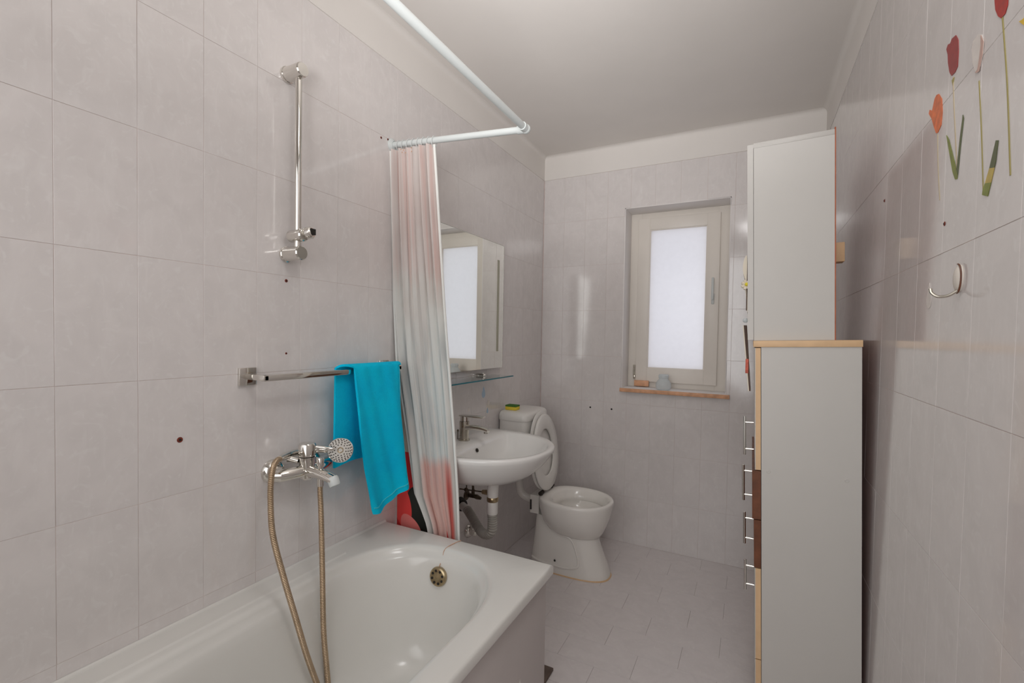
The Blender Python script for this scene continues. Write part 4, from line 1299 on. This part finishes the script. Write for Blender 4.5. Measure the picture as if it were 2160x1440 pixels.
b = MB(); rg2 = [[(r_[0][0]-0.0025, 1.6985, r_[0][2]), (r_[0][0]+0.0005, 1.6985, r_[0][2]), (r_[0][0]+0.0005, 1.80, r_[0][2]), (r_[0][0]-0.0025, 1.80, r_[0][2])] for r_ in rg_]
b.loft(rg2); b.build('pouch_rim', 'daisy_white', gb, label='cream rim')
MB().rbox(1.292, 1.301, 1.6975, 1.70, 1.215, 1.262, 0.0008).build('pouch_print', 'pink_print', gb, label='pink red print')
MB().ball((1.288, 1.70, 1.388), 0.008, 0.006, 0.008, n=8).build('hanging_bead', 'milk_glass', gb)

# ------------------------------------------------------------------ wall hook and tulip stickers
hk = empty('wall_hook', (W-0.01, 1.097, 1.41), 'small white oval adhesive hook on the right wall', 'hook')
b = MB(); b.ball((W-0.001, 1.098, 1.440), 0.008, 0.016, 0.025, n=14)
b.build('hook_plate', 'hook_white', hk)
b = MB(); b.tube([(W-0.004, 1.098+0.0165*cos(a), 1.440+0.0255*sin(a)) for a in [-pi/2+pi*(-1)*k_/16 for k_ in range(17)]], 0.0013, n=6)
b = MB(); b.tube([(W-0.004, 1.098-0.0168*cos(a), 1.440+0.0258*sin(a)) for a in [-pi/2+pi*k_/16 for k_ in range(17)]], 0.0013, n=6)
b.build('plate_edge', 'brown_edge', hk, label='yellowed brown edge')
b = MB(); b.tube(bez([(W-0.005, 1.092, 1.418), (W-0.016, 1.096, 1.410), (W-0.028, 1.102, 1.409), (W-0.036, 1.106, 1.416), (W-0.038, 1.107, 1.424)], 6), 0.0026, n=8)
b.build('hook_arm', 'dull_chrome', hk)

def sticker(root, name, pts, mat, lift=0.0003, lab=None):
    b = MB().poly([(W-lift, p[0], p[1]) for p in pts], (-0.0006, 0, 0))
    return b.build(name, mat, root, smooth=0, label=lab)
def stem(root, pts, mat, r=0.0016):
    P_ = bez([(W-0.0005, p[0], p[1]) for p in pts], 8)
    left = [(p.y-r, p.z) for p in P_]; right = [(p.y+r, p.z) for p in P_][::-1]
    return sticker(root, 'stem', left+right, mat, 0.0002)
G = 'tulip stickers on the right wall'
t1 = empty('tulip_sticker', (W, 1.17, 1.83), 'dark red tulip wall sticker with two slim green leaves', 'sticker', G)
stem(t1, [(1.171, 1.829), (1.161, 1.772), (1.134, 1.649)], 'stem_pale', 0.0018)
sticker(t1, 'stem_cap', [(1.177, 1.826), (1.164, 1.826), (1.170, 1.812)], 'stem_olive')
sticker(t1, 'bloom', [(1.165, 1.904), (1.152, 1.888), (1.148, 1.868), (1.149, 1.838), (1.161, 1.833), (1.178, 1.835), (1.19, 1.847), (1.201, 1.872), (1.204, 1.889), (1.213, 1.904), (1.205, 1.909), (1.193, 1.904), (1.186, 1.909), (1.173, 1.906)], 'dark_red_petal', lab='dark red bloom')
sticker(t1, 'leaf', [(1.193, 1.729), (1.178, 1.714), (1.128, 1.633), (1.129, 1.625), (1.139, 1.627), (1.153, 1.646), (1.179, 1.699)], 'leaf_green', 0.0005)
sticker(t1, 'leaf', [(1.115, 1.735), (1.11, 1.726), (1.119, 1.682), (1.127, 1.632), (1.135, 1.638), (1.124, 1.699)], 'leaf_dark', 0.0004)
t2 = empty('tulip_sticker', (W, 1.25, 1.79), 'orange tulip wall sticker, nearest to the white cabinets', 'sticker', G)
stem(t2, [(1.245, 1.751), (1.235, 1.686), (1.217, 1.61)], 'stem_pale', 0.0016)
sticker(t2, 'bloom', [(1.247, 1.833), (1.227, 1.814), (1.221, 1.785), (1.225, 1.761), (1.243, 1.753), (1.253, 1.756), (1.269, 1.776), (1.285, 1.799), (1.305, 1.818), (1.3, 1.824), (1.284, 1.815), (1.28, 1.821), (1.271, 1.834), (1.26, 1.837)], 'orange_petal', lab='orange bloom')
t3 = empty('tulip_sticker', (W, 1.05, 1.8), 'faded white tulip wall sticker with a green and gold leaf', 'sticker', G)
stem(t3, [(1.052, 1.764), (1.034, 1.672), (1.018, 1.574)], 'stem_olive', 0.0014)
sticker(t3, 'bloom', [(1.047, 1.837), (1.038, 1.821), (1.04, 1.801), (1.048, 1.786), (1.057, 1.78), (1.067, 1.785), (1.082, 1.81), (1.088, 1.835), (1.083, 1.846), (1.066, 1.847)], 'pale_petal', lab='faded white bloom')
sticker(t3, 'petal_edge', [(1.05, 1.838), (1.037, 1.821), (1.039, 1.801), (1.05, 1.779), (1.057, 1.78), (1.067, 1.785), (1.057, 1.786), (1.051, 1.804), (1.048, 1.821)], 'pink_brown', 0.0012, lab='pinkish brown petal edge')
lf = [(0.979, 1.638), (0.971, 1.635), (0.976, 1.605), (0.999, 1.558), (1.02, 1.566), (1.018, 1.574), (0.997, 1.602)]
sticker(t3, 'leaf', [(0.979, 1.638), (0.971, 1.635), (0.976, 1.605), (0.980, 1.597), (0.9975, 1.6015)], 'leaf_dark', 0.0005)
sticker(t3, 'leaf', [(0.980, 1.597), (0.9895, 1.577), (1.011, 1.582), (0.9975, 1.6015)], 'leaf_gold', 0.0005, lab='gold section of the leaf')
sticker(t3, 'leaf', [(0.9895, 1.577), (0.999, 1.558), (1.02, 1.566), (1.018, 1.574), (1.011, 1.582)], 'leaf_green', 0.0005)
t4 = empty('tulip_sticker', (W, 0.98, 1.82), 'bright red tulip wall sticker with a long stem, cut by the top of the picture', 'sticker', G)
stem(t4, [(0.976, 1.822), (0.952, 1.713), (0.929, 1.569)], 'stem_olive', 0.0016)
sticker(t4, 'bloom', [(0.986, 1.892), (1.002, 1.887), (1.007, 1.873), (1.001, 1.849), (0.991, 1.833), (0.98, 1.823), (0.967, 1.822), (0.96, 1.83), (0.959, 1.847), (0.969, 1.87)], 'red_petal', lab='bright red bloom')
t5 = empty('tulip_sticker', (W, 0.9, 1.77), 'yellow tulip wall sticker at the right edge of the picture', 'sticker', G)
stem(t5, [(0.890, 1.748), (0.878, 1.66), (0.862, 1.56)], 'stem_olive', 0.0014)
sticker(t5, 'bloom', [(0.923, 1.784), (0.913, 1.781), (0.89, 1.779), (0.876, 1.758), (0.887, 1.747), (0.91, 1.772)], 'yellow_petal', lab='yellow bloom')

# slate piece on the floor by the tub panel
MB().rbox(0.560, 0.646, 1.600, 1.686, 0.0003, 0.012, 0.002).build('stone_tile', 'slate', label='small dark stone tile lying on the floor behind the bathtub end', cat='tile')
